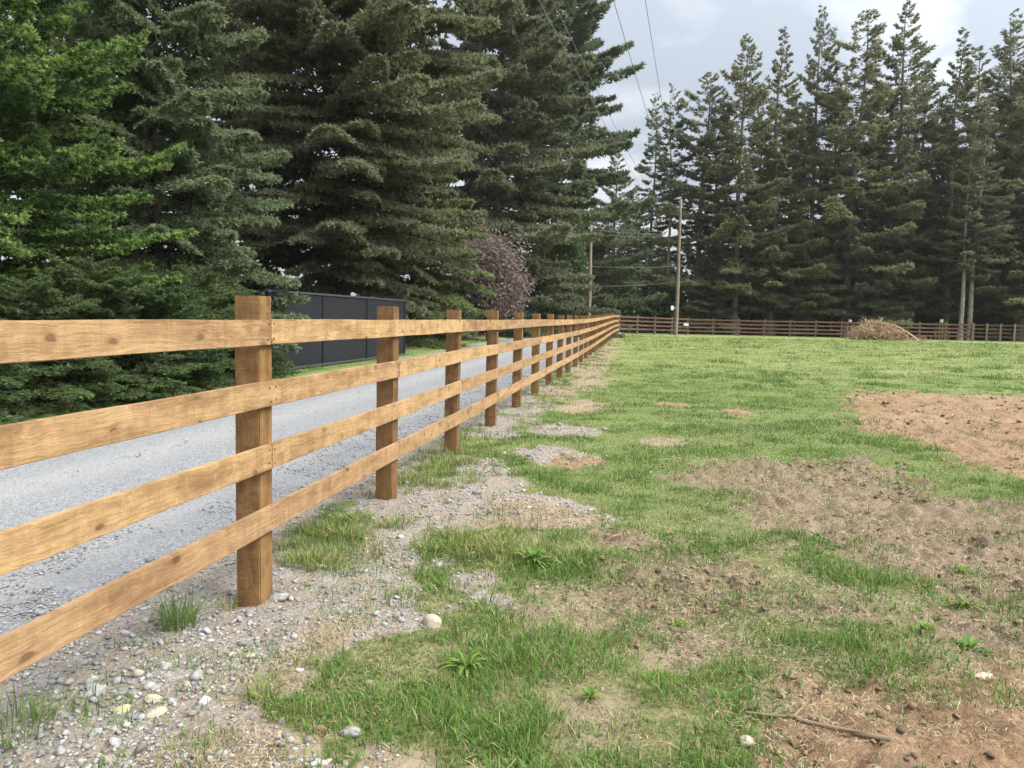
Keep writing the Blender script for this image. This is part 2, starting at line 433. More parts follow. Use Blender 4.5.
while ys[-1] < 1500: ys.append(ys[-1] + max(.028, .0075*ys[-1]) * (1 if ys[-1] < 60 else 6))
ys = [-80, -40, -15, -6, -2, -.6] + ys
xs = [0.0]
while xs[-1] < 1500:
    x = xs[-1]; xs.append(x + (.036 if x < 5 else .036+.02*(x-5)))
xs = np.array([-x for x in xs[:0:-1]] + xs) + 1.5
XX, YY = np.meshgrid(xs, np.array(ys)); sh = XX.shape
X, Y = XX.ravel(), YY.ravel()
Zg = ground_z(X, Y)
ii = np.arange(sh[0]*sh[1]).reshape(sh)
Fg = np.stack([ii[:-1, :-1], ii[:-1, 1:], ii[1:, 1:], ii[1:, :-1]], -1).reshape(-1, 4)
u, v = uv_of(X, Y)
kk = {('k%d' % i): samp(Kg[i], X, Y) for i in range(4)}
lawn = np.clip(.10 + .36*sstep(3, 9, Y) + .5*sstep(16, 34, Y+.5*X), 0, 1)
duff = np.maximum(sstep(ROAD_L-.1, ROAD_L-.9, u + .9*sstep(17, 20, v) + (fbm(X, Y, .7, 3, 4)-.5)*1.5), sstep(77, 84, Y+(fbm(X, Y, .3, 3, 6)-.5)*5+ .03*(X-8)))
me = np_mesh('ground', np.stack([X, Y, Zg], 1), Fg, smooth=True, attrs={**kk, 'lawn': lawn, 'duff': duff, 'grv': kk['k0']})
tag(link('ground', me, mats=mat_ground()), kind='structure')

# ------------------------------------------------------------------ gravel road
def mat_road():
    t = NT('crushed_gravel'); p = t.pos(); tr = t.attr('track', 'Fac')
    v1 = t.vor(p, 46, out='Color'); d1 = t.vor(p, 46); v2 = t.vor(p, 105, out='Color')
    s1 = t.n('SeparateColor'); t.set(s1.inputs[0], v1); s2 = t.n('SeparateColor'); t.set(s2.inputs[0], v2)
    n = t.noise(p, 1.3, 5, .6); nf = t.noise(p, 60, 4, .7)
    c = t.mix(s1.outputs[0], (.07, .074, .08), (.31, .32, .33))
    c = t.mix(.6, c, t.mix(s2.outputs[0], (.075, .083, .092), (.37, .385, .40)))
    c = t.mix(t.mr(s1.outputs[1], .85, .95, 0, .5), c, (.30, .26, .21))
    dust = t.mix(t.mr(nf, .3, .7), (.24, .24, .235), (.38, .38, .37))
    c = t.mix(t.math('MULTIPLY', tr, t.mr(n, .3, .65, .25, .8)), c, dust)
    c = t.mix(t.mr(n, .5, .75, 0, .3), c, (.15, .155, .165))
    t.base(c, .9); t.bump(t.math('ADD', t.math('SUBTRACT', .6, d1), t.math('MULTIPLY', nf, .5)), .7, .02); return t.m
vs = [-7.0]
while vs[-1] < 56: vs.append(vs[-1] + (.06 if vs[-1] < 16 else .06 + .03*(vs[-1]-16)))
us = np.linspace(ROAD_L, ROAD_R, 130)
UU, VV = np.meshgrid(us, np.array(vs)); sh = UU.shape
f = (UU-ROAD_L)/(ROAD_R-ROAD_L)
edge = (fbm(VV, VV*0+3, .8, 4, 12)-.5)*.7*sstep(.8, 1, f) + (fbm(VV, VV*0+9, .8, 4, 18)-.5)*.7*sstep(.2, 0, f)
UU = UU + edge; X = nv.x*UU+tv.x*VV; Y = nv.y*UU+tv.y*VV
wob = (fbm(VV, UU*0, .15, 2, 44)-.5)*.5
track = np.exp(-((f-.27+wob*.1)/.075)**2) + np.exp(-((f-.53+wob*.1)/.07)**2)*.9 + np.exp(-((f-.83+wob*.1)/.07)**2)*.8
hump = .012*(1-np.clip(track, 0, 1)) + (fbm(X, Y, 5, 3, 2)-.5)*.02
Zr = base_h(Y) - .012 + hump + .02*np.sin(np.pi*np.clip(f, 0, 1)) - .03*(sstep(.97, 1, f)+sstep(.03, 0, f))
ii = np.arange(sh[0]*sh[1]).reshape(sh)
Fr = np.stack([ii[:-1, :-1], ii[:-1, 1:], ii[1:, 1:], ii[1:, :-1]], -1).reshape(-1, 4)
me = np_mesh('gravel_road', np.stack([X.ravel(), Y.ravel(), Zr.ravel()], 1), Fr, smooth=True, attrs={'track': np.clip(track, 0, 1).ravel()})
tag(link('gravel_road', me, mats=mat_road()), kind='structure')

# ------------------------------------------------------------------ golden fence
rng = np.random.default_rng(7)
fo = fpt(0); fo.z = 0
fence = empty('board_fence', fo, 'long new golden wooden fence of four rails beside the gravel road', 'fence')
NP = 26
FANG = math.atan2(tv.y, tv.x)
for k in range(-2, NP+1):
    c = fpt(k) - tv*.078 - nv*.078
    g = gz(c.x, c.y); top = rail_top(c.y) + .128 + rng.uniform(-.012, .012) + (.02 if k == 0 else 0)
    bm = bmesh.new()
    bm_box(bm, -.078, .078, -.078, .078, g-.35, top, .006)
    if k < 8:
        bmesh.ops.subdivide_edges(bm, edges=[e for e in bm.edges if abs(e.verts[0].co.z-e.verts[1].co.z) > 1], cuts=6)
        for vtx in bm.verts: vtx.co.x += rng.normal(0, .0012); vtx.co.y += rng.normal(0, .0012)
    o = link('post', bm_mesh('fence_post', bm), fence, mats=M_post)
    o.location = c - fo
    o.rotation_euler = (R_(rng.uniform(-.3, .3)), R_(rng.uniform(-.3, .3)), FANG + R_(rng.uniform(-1.5, 1.5)))
SPC = [0, .371, .742, 1.113]
def rail(k0, k1, j):
    a = fpt(k0-.03, .004); b = fpt(k1-.03, .004)
    za = rail_top(a.y)-SPC[j]; zb = rail_top(b.y)-SPC[j]
    if k0 == 0: za += .004*(j == 0)
    L = (b-a).length - .006
    bm = bmesh.new(); th, hh = .038, .148
    bm_box(bm, 0, L, -th, 0, -hh, 0, .003)
    cuts = 10 if k0 < 6 else 2
    bmesh.ops.subdivide_edges(bm, edges=[e for e in bm.edges if abs(e.verts[0].co.x-e.verts[1].co.x) > .5], cuts=cuts)
    ph = rng.uniform(0, 6.3); amp = rng.uniform(-.006, .006); tw = rng.uniform(-.006, .006)
    for vtx in bm.verts:
        s = vtx.co.x/L
        vtx.co.z += amp*math.sin(math.pi*s) + .0022*math.sin(ph+vtx.co.x*4.1)
        vtx.co.y += .003*math.sin(ph*2+vtx.co.x*2.3) + tw*(vtx.co.z+.07)*math.sin(3*s)
    if k0 < 10:                                              # nail heads at both ends and over the middle post
        for xc in (.03, SP*1-.02, SP*1+.05, L-.03) if k1-k0 == 2 else (.03, L-.03):
            for zc in (-.032+rng.uniform(-.008, .008), -.112+rng.uniform(-.008, .008)):
                mt = Matrix.Translation((xc+rng.uniform(-.008, .008), -th-.0012, zc)) @ Matrix.Rotation(math.pi/2, 4, 'X')
                r = bmesh.ops.create_cone(bm, cap_ends=True, segments=8, radius1=.0058, radius2=.0058, depth=.003, matrix=mt)
                for fc in {f for q in r['verts'] for f in q.link_faces}: fc.material_index = 1
    o = link('rail', bm_mesh('fence_rail', bm), fence, mats=[M_rail, M_nail])
    d = Vector((b.x-a.x, b.y-a.y, zb-za))
    o.location = (a.x-fo.x, a.y-fo.y, za)
    o.rotation_euler = (0, -math.atan2(d.z, math.hypot(d.x, d.y)), math.atan2(d.y, d.x))
for j in range(4):
    if j % 2 == 0: ks_ = list(range(-2, NP+1, 2))
    else: ks_ = [-2] + list(range(-1, NP, 2)) + [NP]
    for a, b in zip(ks_[:-1], ks_[1:]): rail(a, b, j)

# ------------------------------------------------------------------ brown fences at the far edge
def brown_fence(label, pts, posts_front, tops, pale=False, rails=4):
    """pts: list of ground points (corner points of posts); tops: rail tops"""
    o0 = pts[0].copy(); o0.z = 0
    root = empty('rail_fence', o0, label, 'fence', 'brown fences along the far edge of the field')
    for i, p in enumerate(pts):
        g = gz(p.x, p.y)
        bm = bmesh.new(); bm_box(bm, -.08, .08, -.08, .08, g-.3, tops[i]+.10, .008)
        q = link('post', bm_mesh('brown_post', bm), root, mats=M_bpost if not pale else M_pole)
        d = (pts[min(i+1, len(pts)-1)]-pts[max(i-1, 0)]); ang = math.atan2(d.y, d.x)
        n = Vector((d.y, -d.x, 0)).normalized()
        q.location = p - o0 + n*(.12 if posts_front else -.0); q.location.z = 0; q.rotation_euler = (0, 0, ang)
    for i in range(len(pts)-1):
        a, b = pts[i], pts[i+1]
        for j in range(rails):
            za, zb = tops[i]-.355*j, tops[i+1]-.355*j
            L = math.hypot(b.x-a.x, b.y-a.y)
            bm = bmesh.new(); bm_box(bm, .003, L-.003, -.04, 0, -.15, 0, .004)
            q = link('rail', bm_mesh('brown_rail', bm), root, mats=M_brail)
            d = b-a; n = Vector((d.y, -d.x, 0)).normalized()
            off = .085 if not posts_front else .035
            q.location = (a.x-o0.x+n.x*off, a.y-o0.y+n.y*off, za+rng.uniform(-.012, .012))
            q.rotation_euler = (0, -math.atan2(zb-za, L), math.atan2(d.y, d.x))
corner = fpt(NP) + nv*.25
PB = [at(619, 319, corner.y+.15), at(688, 319, 73), at(972, 324, 72)]
PC = [at(974, 324, 71.8), at(1120, 328, 66)]
def subdiv(P, step):
    out = []
    for a, b in zip(P[:-1], P[1:]):
        n = max(1, round((b-a).length/step))
        out += [a.lerp(b, i/n) for i in range(n)]
    out.append(P[-1].copy())
    for p in out: p.z = 0
    return out
pb = subdiv(PB, 2.44); ft = [1.99+(0 if i == 0 else 0) for i in range(len(pb))]
def btop(p):
    px = 512 + F*p.x/p.y
    return float(np.interp(px, [617, 650, 688, 760, 850, 950, 1015, 1100], [1.99, 1.93, 1.86, 1.84, 1.86, 1.89, 1.92, 1.92]))
brown_fence('dark weathered brown four rail fence running along the trees behind the brush pile', pb, False, [btop(p) for p in pb])
pc = subdiv(PC, 1.05)
brown_fence('short brown fence with closely spaced pale posts at the far right end of the field', pc, True, [btop(p) for p in pc], True)

# ------------------------------------------------------------------ utility poles and wires
def util_pole(px, ybase, ytop, Y, label, extras):
    b = at(px, ybase, Y); g = gz(b.x, b.y); topz = at(px, ytop, Y).z; H = topz-g
    root = empty('utility_pole', (b.x, b.y, g), label, 'utility pole')
    n = 12; zz = np.linspace(-.5, H, n)
    P = np.stack([np.zeros(n)+.02*np.sin(zz*.5), np.zeros(n), zz], 1)
    V, Fq = tube_arrays([(P, np.linspace(.19, .125, n))], 14)
    V = np.vstack([V, [[P[-1, 0], 0, H+.02]]]); m = len(V)-1; top = (n-1)*14
    Ft = np.array([[top+i, top+(i+1) % 14, m] for i in range(14)])
    link('pole_shaft', np_mesh('pole_shaft', V, [Fq, Ft], smooth=True), root, mats=M_pole)
    bm = bmesh.new()
    for z in (H-.25, H-.7, H-3.0):                            # spool insulators on brackets
        bmesh.ops.create_cone(bm, cap_ends=True, segments=10, radius1=.05, radius2=.05, depth=.12, matrix=Matrix.Translation((-.2, -.05, z)))
        bm_box(bm, -.2, 0, -.07, -.03, z-.012, z+.012)
    link('insulator', bm_mesh('insulator', bm), root, mats=M_concrete)
    if extras:
        bm = bmesh.new(); bm_box(bm, -.12, .12, -.06, .06, -.19, .19, .02)
        bm_box(bm, .1, .3, -.02, .02, -.02, .02)
        q = link('meter_box', bm_mesh('meter_box', bm), root, mats=M_white)
        q.location = (-.42, -.1, at(672, 308, Y).z-g); q['label'] = 'white box fixed to the side of the pole'
    return root, Vector((b.x, b.y, g)), H
pole1, pb1, H1 = util_pole(675.8, 330, 199, 69, 'tall bare utility pole with a small white box standing at the brown fence', True)
pole2, pb2, H2 = util_pole(588.2, 329, 225, 63, 'shorter grey utility pole among dark trees beyond the fence corner', False)
def wire(label, a, b, sag, r=.011, group='overhead wires', n=26):
    s = np.linspace(0, 1, n)[:, None]
    P = np.array(a)*(1-s) + np.array(b)*s
    P[:, 2] -= sag*4*(s*(1-s))[:, 0]
    V, Fq = tube_arrays([(P-P[0], np.full(n, r))], 5)
    o = link('overhead_wire', np_mesh('overhead_wire', V, Fq, smooth=True), loc=P[0], mats=M_wire)
    tag(o, label, 'wire', group)
def through(p0, px, py, Y, Yend=-20):
    q = at(px, py, Y); d = q-p0; k = (Yend-p0.y)/d.y
    return p0 + d*k
tp = Vector((pb1.x-.2, pb1.y-.05, pb1.z+H1-.25))
wire('outer of two thin wires crossing open sky, nearer the left trees', tp, through(tp, 616, -25, 22)+Vector((0, 0, 1.5)), 1.6, .010)
tp2 = Vector((pb1.x-.1, pb1.y-.05, pb1.z+H1+.02))
wire('inner of two thin wires crossing open sky, nearer the right tree row', tp2, through(tp2, 645, -25, 24)+Vector((0, 0, 1.5)), 1.3, .010)
tp3 = Vector((pb1.x-.2, pb1.y-.05, pb1.z+H1-3.0))
wire('upper strand of the wire pair crossing in front of the tall left conifers', tp3, through(tp3, 560, -20, 20)+Vector((0, 0, 1.2)), 1.5, .007)
wire('lower strand of the wire pair crossing in front of the tall left conifers', tp3+Vector((0, 0, -.25)), through(tp3, 566, 0, 18)+Vector((.2, 0, .7)), 1.6, .007)
for i, (dz1, dz2, lab) in enumerate([(.25, .05, 'topmost wire strung between the two utility poles'), (.55, .35, 'second wire from the top between the two utility poles'),
        (.95, .7, 'third wire from the top between the two utility poles'), (3.0, 3.3, 'fourth wire down between the two utility poles, well below the upper three'),
        (4.6, 4.9, 'lowest wire strung between the two utility poles')]):
    ytop1 = 229+2.2*i if i < 3 else (263 if i == 3 else 279)
    a = at(676.5, ytop1+3, 69); b = Vector((pb2.x, pb2.y, pb2.z+H2-dz2))
    wire(lab, a, b,   .12, .011)

# ------------------------------------------------------------------ conifers
def conifer(seed, H, R, cs=.08, nb=90, tufts=5000, k=3, ln=.4, wd=.13, p=.85, e_lo=-.15, e_hi=.5, curve=-.15, tipup=.0, twig=.42,
            c_dark=(.03, .05, .028), c_light=(.075, .10, .05), c_new=None, new=.0, spread=.55, flat=.6, trunk_r=None, bulge=.0, gap=0.0, hang=.0, limb=True, Lvar=.35, vsel=None, uptip=0.0, hdense=None, sexp=.62):
    r = np.random.default_rng(seed)
    t = np.sort((np.arange(nb)+r.uniform(0, 1, nb))/nb)
    if gap: t = t[r.uniform(0, 1, nb) > gap]
    nb = len(t)
    h = H*(cs + (1-cs)*t)
    prof = (1-t)**p*(1-bulge*(1-t)**4)
    L = np.maximum(R*prof, .02*H*.6)*(1+r.uniform(-Lvar, Lvar*.6, nb))
    az = np.arange(nb)*2.39996 + r.normal(0, .5, nb)
    e0 = e_lo + (e_hi-e_lo)*t**1.4 + r.normal(0, .10, nb)
    cv = curve*(1-t*.7) + r.normal(0, .05, nb)
    ca, sa = np.cos(az), np.sin(az)
    def bp(b, s):
        l = L[b]*s
        z = h[b] + L[b]*(np.tan(e0[b])*s + cv[b]*s*s + tipup*s**4)
        return np.stack([ca[b]*l, sa[b]*l, z], -1)
    w = L**1.15 + .06*R
    if hdense: w = w*np.where(h < hdense, 1, .3)
    b = r.choice(nb, tufts, p=w/w.sum())
    s = .08 + .92*r.uniform(0, 1, tufts)**sexp
    q = r.uniform(0, 1, tufts)**.8*np.sign(r.uniform(-1, 1, tufts))
    tl = L[b]*twig*(1.02-s)**.7 + .10*np.minimum(L[b], 1.5)
    base = bp(b, s)
    tang = np.stack([ca[b], sa[b], np.tan(e0[b])+2*cv[b]*s+4*tipup*s**3], -1); tang /= np.linalg.norm(tang, axis=1)[:, None]
    lat = np.stack([-sa[b], ca[b], np.zeros(tufts)], -1)
    aq = np.abs(q)
    P = base + tang*(tl*aq*.75)[:, None] + lat*(tl*q*.8)[:, None]
    P[:, 2] -= hang*tl*aq**1.5 + r.uniform(0, 1, tufts)*.06*tl
    P += r.normal(0, .02*ln/.4+.01, (tufts, 3))*np.minimum(1, L[b])[:, None]
    D = tang*.75 + lat*(np.sign(q)*aq**.5*.8)[:, None]; D[:, 2] += uptip*np.maximum(s, aq)**2 - hang*.7; D /= np.linalg.norm(D, axis=1)[:, None]
    if vsel is not None:
        m = vsel(P); P, D, b, s, aq = P[m], D[m], b[m], s[m], aq[m]; tufts = len(P)
    n = tufts*k
    Pk = np.repeat(P, k, 0); Dk = np.repeat(D, k, 0)
    Dk = Dk + r.normal(0, spread, (n, 3))*np.array([1, 1, .75]); Dk /= np.linalg.norm(Dk, axis=1)[:, None]
    up = r.normal(0, 1-flat*.75, (n, 3)); up[:, 2] += flat*1.2
    W = np.cross(Dk, up); W /= np.linalg.norm(W, axis=1)[:, None]+1e-9
    size = np.repeat(r.uniform(.7, 1.25, tufts), k)*r.uniform(.75, 1.2, n)*np.clip(.55+.45*np.repeat(L[b]/(R*.5), k), .5, 1)
    l = (ln*size)[:, None]; ww = (wd*size)[:, None]*.5
    v0 = Pk; v1 = Pk + Dk*l*.45 + W*ww; v2 = Pk + Dk*l; v3 = Pk + Dk*l*.45 - W*ww
    nn = np.cross(W, Dk)
    v1 = v1 + nn*ww*.35; v3 = v3 + nn*ww*.35
    V = np.stack([v0, v1, v2, v3], 1).reshape(-1, 3)
    Fq = np.arange(n*4).reshape(n, 4)
    cl = np.repeat(r.uniform(0, 1, nb)[b]*.5, k) + np.repeat(r.uniform(0, 1, tufts)*.3, k) + r.uniform(0, 1, n)*.3
    c = (np.array(c_dark)*1.6*(1-cl[:, None]) + np.array(c_light)*1.38*cl[:, None])*np.array((1.1, 1.03, .84))
    cc = np.repeat(c[:, None, :], 4, 1)
    if c_new is not None:
        outer = np.repeat((s > .72) | (aq > .72), k)*np.repeat(r.uniform(0, 1, tufts) < new, k)
        f = outer[:, None, None]*np.array([.25, .7, 1.0, .7])[None, :, None]
        cc = cc*(1-f) + np.array(c_new)*f*r.uniform(.75, 1.15, (n, 1, 1))
    crown = np_mesh('crown', V, Fq, cc.reshape(-1, 3))
    # trunk and limbs
    tr = trunk_r or H*.013
    m = 14; zz = np.linspace(-.3, H*.985, m)
    rad = tr*(1-zz/H*.96)*(1+.5*np.exp(-np.maximum(zz, 0)/.5))
    bend = np.stack([np.sin(zz*.21+seed)*.012*H*(zz/H), np.cos(zz*.17+seed)*.012*H*(zz/H), zz], 1)
    paths = [(bend, np.maximum(rad, .012))]
    V1, F1 = tube_arrays(paths, 10)
    if limb:
        pl = []
        for i in range(nb):
            ss = np.linspace(0, .72, 5)
            pts = bp(np.full(5, i), ss); hh = h[i]
            pts[:, 0] += np.sin(hh*.21+seed)*.012*hh*(1-ss); pts[:, 1] += np.cos(hh*.17+seed)*.012*hh*(1-ss)
            r0 = min(.45*tr*(1-hh/H*.9), .006+.008*L[i])
            pl.append((pts, r0*(1-ss*.85)))
        V2, F2 = tube_arrays(pl, 4)
        V1, F1 = np.vstack([V1, V2]), np.vstack([F1, F2+len(V1)])
    return crown, np_mesh('trunk', V1, F1, smooth=True)

def plant_tree(name, protos, x, y, sz, rz, label, group, cat='tree', bark=None, sxy=None, own=False):
    crown, trunk = protos
    root = empty(name, (x, y, gz(x, y)-.05), label, cat, group, rz)
    root.scale = (sxy or sz, sxy or sz, sz)
    for nm, me, mt in (('crown', crown, M_needle), ('trunk', trunk, bark or M_bark)):
        if not me.materials: me.materials.append(mt)
        o = bpy.data.objects.new(nm, me); COL.objects.link(o); o.parent = root
        if nm == 'trunk' and bark and me.materials[0] is not bark:
            o.material_slots[0].link = 'OBJECT'; o.material_slots[0].material = bark
    return root

NEAR_G = 'big conifers along the far side of the gravel road'
def near_tree(px, Y, label, rz=0, **kw):
    p = at(px, 330, Y); H = kw['H']
    cr, tr = conifer(**kw)
    return plant_tree('conifer_tree', (cr, tr), p.x, p.y, 1, rz, label, NEAR_G)
near_tree(-14, 15.2, 'bright green fir with fresh yellow green tips at the near end of the road', seed=11, H=16, R=3.2, cs=.0, nb=420, tufts=62000, k=9, ln=.095, wd=.032, p=.42, Lvar=.5,
          e_lo=-.05, e_hi=.5, curve=-.12, tipup=.15, twig=.26, c_dark=(.018, .042, .017), c_light=(.055, .105, .036), c_new=(.28, .40, .12), new=.6, spread=.8, flat=.1, hang=.05, trunk_r=.2, uptip=.7, hdense=11, sexp=.7)
near_tree(160, 20.5, 'grey green spruce with drooping boughs, between the bright fir and the black gate', seed=23, H=15, R=3.55, cs=.0, nb=300, tufts=62000, k=7, ln=.14, wd=.045, p=.62, Lvar=.5,
          e_lo=-.10, e_hi=.5, curve=-.22, tipup=.08, twig=.32, c_dark=(.05, .075, .046), c_light=(.15, .185, .112), c_new=(.26, .30, .165), new=.4, spread=.85, flat=.1, hang=.4, trunk_r=.2, hdense=11.5, sexp=.75)
near_tree(343, 35, 'huge dark spreading fir towering right behind the black gate', seed=31, H=30, R=7.2, cs=.07, nb=480, tufts=82000, k=6, ln=.20, wd=.085, p=.36, bulge=.5, Lvar=.5,
          e_lo=-.15, e_hi=.4, curve=-.14, tipup=.06, twig=.30, c_dark=(.056, .07, .05), c_light=(.15, .172, .115), c_new=(.25, .265, .16), new=.3, spread=1.0, flat=.0, hang=.3, trunk_r=.36, gap=.05, hdense=18, sexp=.8)
near_tree(412, 40, 'lower lighter green conifer between the black gate and the purple tree', seed=37, H=13.5, R=3.9, cs=.0, nb=220, tufts=30000, k=6, ln=.19, wd=.085, p=.5, Lvar=.5,
          e_lo=-.1, e_hi=.5, curve=-.15, twig=.36, c_dark=(.058, .084, .044), c_light=(.17, .205, .105), spread=1.0, flat=.0, hang=.2, trunk_r=.18)
near_tree(495, 60, 'very tall dark conifer rising behind the purple leaved tree', seed=41, H=36, R=8.0, cs=.04, nb=330, tufts=46000, k=5, ln=.36, wd=.135, p=.45, Lvar=.5,
          e_lo=-.2, e_hi=.4, curve=-.10, tipup=.08, twig=.30, c_dark=(.05, .066, .052), c_light=(.14, .16, .112), spread=.9, flat=.1, hang=.2, trunk_r=.42, gap=.05, hdense=27, sexp=.75)
near_tree(550, 76, 'tall dark conifer with long layered boughs nearest the shorter utility pole', seed=43, H=43, R=9.4, cs=.03, nb=330, tufts=50000, k=5, ln=.42, wd=.14, p=.55, Lvar=.5,
          e_lo=-.12, e_hi=.4, curve=-.08, tipup=.12, twig=.30, c_dark=(.048, .066, .05), c_light=(.135, .16, .106), spread=.8, flat=.2, hang=.14, trunk_r=.4, hdense=35)
near_tree(250, 38, 'dark conifer half hidden between the grey green spruce and the huge fir', seed=47, H=15, R=4.2, cs=.0, nb=170, tufts=20000, k=5, ln=.25, wd=.10, p=.55,
          e_lo=-.15, e_hi=.5, curve=-.1, twig=.36, c_dark=(.05, .064, .046), c_light=(.13, .15, .10), spread=.9, flat=.1, hang=.2, trunk_r=.2)
near_tree(85, 27, 'dark conifer glimpsed in the gap behind the bright fir', seed=53, H=14, R=4.0, cs=.0, nb=170, tufts=22000, k=5, ln=.20, wd=.075, p=.5,
          e_lo=-.15, e_hi=.5, curve=-.15, twig=.36, c_dark=(.05, .07, .048), c_light=(.13, .155, .10), spread=.9, flat=.1, hang=.3, trunk_r=.2)
near_tree(-75, 22, 'dark conifer at the left edge, mostly hidden behind the bright fir', seed=57, H=17, R=4.4, cs=.0, nb=140, tufts=16000, k=5, ln=.25, wd=.085, p=.5,
          e_lo=-.15, e_hi=.5, curve=-.15, twig=.38, c_dark=(.04, .064, .036), c_light=(.10, .14, .07), spread=.8, flat=.15, hang=.3, trunk_r=.2)

# row of tall firs behind the brown fence
FC = dict(c_dark=(.058, .074, .055), c_light=(.16, .178, .118))
KF = dict(k=5, spread=.6, flat=.15, Lvar=.6)
protoA = conifer(seed=101, H=30, R=5.0, cs=.14, nb=230, tufts=14000, ln=.34, wd=.095, p=.66, e_lo=-.22, e_hi=.55, curve=-.10, tipup=.22, twig=.24, hang=.15, trunk_r=.36, gap=.1, **KF, **FC)
protoB = conifer(seed=102, H=30, R=4.5, cs=.17, nb=190, tufts=10500, ln=.34, wd=.09, p=.72, e_lo=-.25, e_hi=.6, curve=-.10, tipup=.25, twig=.22, hang=.15, trunk_r=.34, gap=.1, **KF, **FC)
protoC = conifer(seed=103, H=30, R=5.8, cs=.12, nb=230, tufts=15500, ln=.36, wd=.10, p=.8, e_lo=-.18, e_hi=.5, curve=-.10, tipup=.2, twig=.24, hang=.15, trunk_r=.40, gap=.1, **KF, **FC)
protoD = conifer(seed=104, H=30, R=2.7, cs=.36, nb=120, tufts=4600, ln=.32, wd=.085, p=.7, e_lo=-.3, e_hi=.6, curve=-.1, tipup=.25, twig=.26, hang=.15, trunk_r=.25, gap=.1, **KF, **FC)
protoL = conifer(seed=105, H=11, R=4.6, cs=.22, nb=90, tufts=9000, k=6, ln=.34, wd=.12, p=.5, e_lo=-.1, e_hi=.4, curve=-.14, tipup=.08, twig=.36, spread=.8, flat=.2, hang=.2, trunk_r=.2, Lvar=.5, c_dark=(.058, .078, .055), c_light=(.16, .185, .118))
ords = ['first', 'second', 'third', 'fourth', 'fifth', 'sixth', 'seventh', 'eighth', 'ninth', 'tenth', 'eleventh', 'twelfth', 'thirteenth']
protoG = conifer(seed=108, H=30, R=2.3, cs=.50, nb=95, tufts=3000, ln=.32, wd=.085, p=.6, e_lo=-.3, e_hi=.6, curve=-.1, tipup=.25, twig=.26, hang=.15, trunk_r=.22, gap=.15, **KF, **FC)
protoE = conifer(seed=106, H=30, R=5.2, cs=.20, nb=200, tufts=11500, ln=.36, wd=.10, p=.58, e_lo=-.3, e_hi=.5, curve=-.06, tipup=.2, twig=.26, hang=.2, trunk_r=.36, gap=.2, **KF, **FC)
protoF = conifer(seed=107, H=30, R=4.4, cs=.10, nb=210, tufts=12500, ln=.34, wd=.10, p=.95, e_lo=-.2, e_hi=.7, curve=-.12, tipup=.16, twig=.26, hang=.2, trunk_r=.36, gap=.15, **KF, **FC)
ROW = 'tall conifers in the row behind the brown fence'
rows = [
 (648, 92, 90, protoD, 'ragged narrow conifer to the left of the bare grey trunk', 1, None),
 (665, 86, 84, protoG, 'thin conifer on a long bare grey trunk just left of the tall utility pole', 1.05, M_palebark),
 (697, 73, 83, protoE, 'blunt topped conifer just right of the tall utility pole, lower than its row', 1.1, None),
 (734, 35, 81, protoA, 'tall conifer on the thickest trunk, second to the right of the tall utility pole', 1, None),
 (770, 30, 82, protoF, 'tall pointed conifer third to the right of the tall utility pole', 1.05, None),
 (806, 7, 84, protoB, 'very thin sparse topped conifer, fourth to the right of the tall utility pole', .8, None),
 (846, 12, 81, protoE, 'tall conifer rising left of the brush pile', 1.05, None),
 (888, 5, 82, protoC, 'tallest conifer of the row, rising straight above the brush pile', 1, None),
 (944, 30, 80, protoF, 'conifer with a small neat pointed tip, left of the pale twin trunks', 1.1, None),
 (970, 95, 75.5, protoD, 'conifer with pale grey trunk standing where the brown fence meets the pale posts', 1.2, M_palebark),
 (961, 120, 75, protoD, 'shorter conifer with the left of two pale bare trunks, right of the brush pile', 1.2, M_palebark),
 (994, 13, 82, protoB, 'tall narrow conifer above the closely spaced pale posts', 1.1, None),
 (1021, 12, 78, protoC, 'tall broad conifer cut by the right edge of the picture', 1, None),
 (1075, 20, 80, protoA, 'conifer just beyond the right edge, only its boughs showing', 1.1, None),
]
for i, (px, yt, Yd, pr, lab, sw, bark) in enumerate(rows):
    b = at(px, 320, Yd); topz = at(px, yt, Yd).z
    s = (topz-gz(b.x, b.y))/30.0
    plant_tree('fir_tree', pr, b.x, b.y, s, i*1.37, lab, ROW, bark=bark or M_rowbark, sxy=s*sw*1.1)
rear = [(612, 150), (632, 185), (655, 215), (715, 215), (752, 205), (790, 215), (826, 200), (866, 210), (915, 195), (955, 205), (985, 190), (1012, 195), (1045, 180)]
mid = [(716, 105), (752, 95), (789, 90), (827, 75), (868, 85), (910, 60), (930, 95), (972, 45), (1008, 60), (1045, 50)]
for i, (px, yt) in enumerate(mid):
    Yd = 87 + (i*5) % 6; b = at(px, 320, Yd); topz = at(px, yt, Yd).z; s = (topz-gz(b.x, b.y))/30.0
    o = plant_tree('fir_tree', (protoE, protoF, protoC, protoB, protoE)[i % 5], b.x, b.y, s, i*2.7+1.1, 'conifer of the middle row, %s to the right of the tall utility pole' % ords[i], 'middle row of conifers in the wood', bark=M_rowbark, sxy=s*(1.0+.25*((i*7) % 5)/5))
    o.rotation_euler = (R_(((i*13) % 7-3)*.5), R_(((i*11) % 7-3)*.6), i*2.7)
for i, (px, yt) in enumerate(rear):
    Yd = 97 + (i*7) % 9; b = at(px, 320, Yd); topz = at(px, yt, Yd).z; s = (topz-gz(b.x, b.y))/30.0
    plant_tree('fir_tree', (protoC, protoA, protoC, protoB)[i % 4], b.x, b.y, s, i*2.1+.5, 'conifer of the rear row deep in the wood, %s from the shorter utility pole' % ords[i], 'rear row of conifers in the wood', sxy=s*1.25)
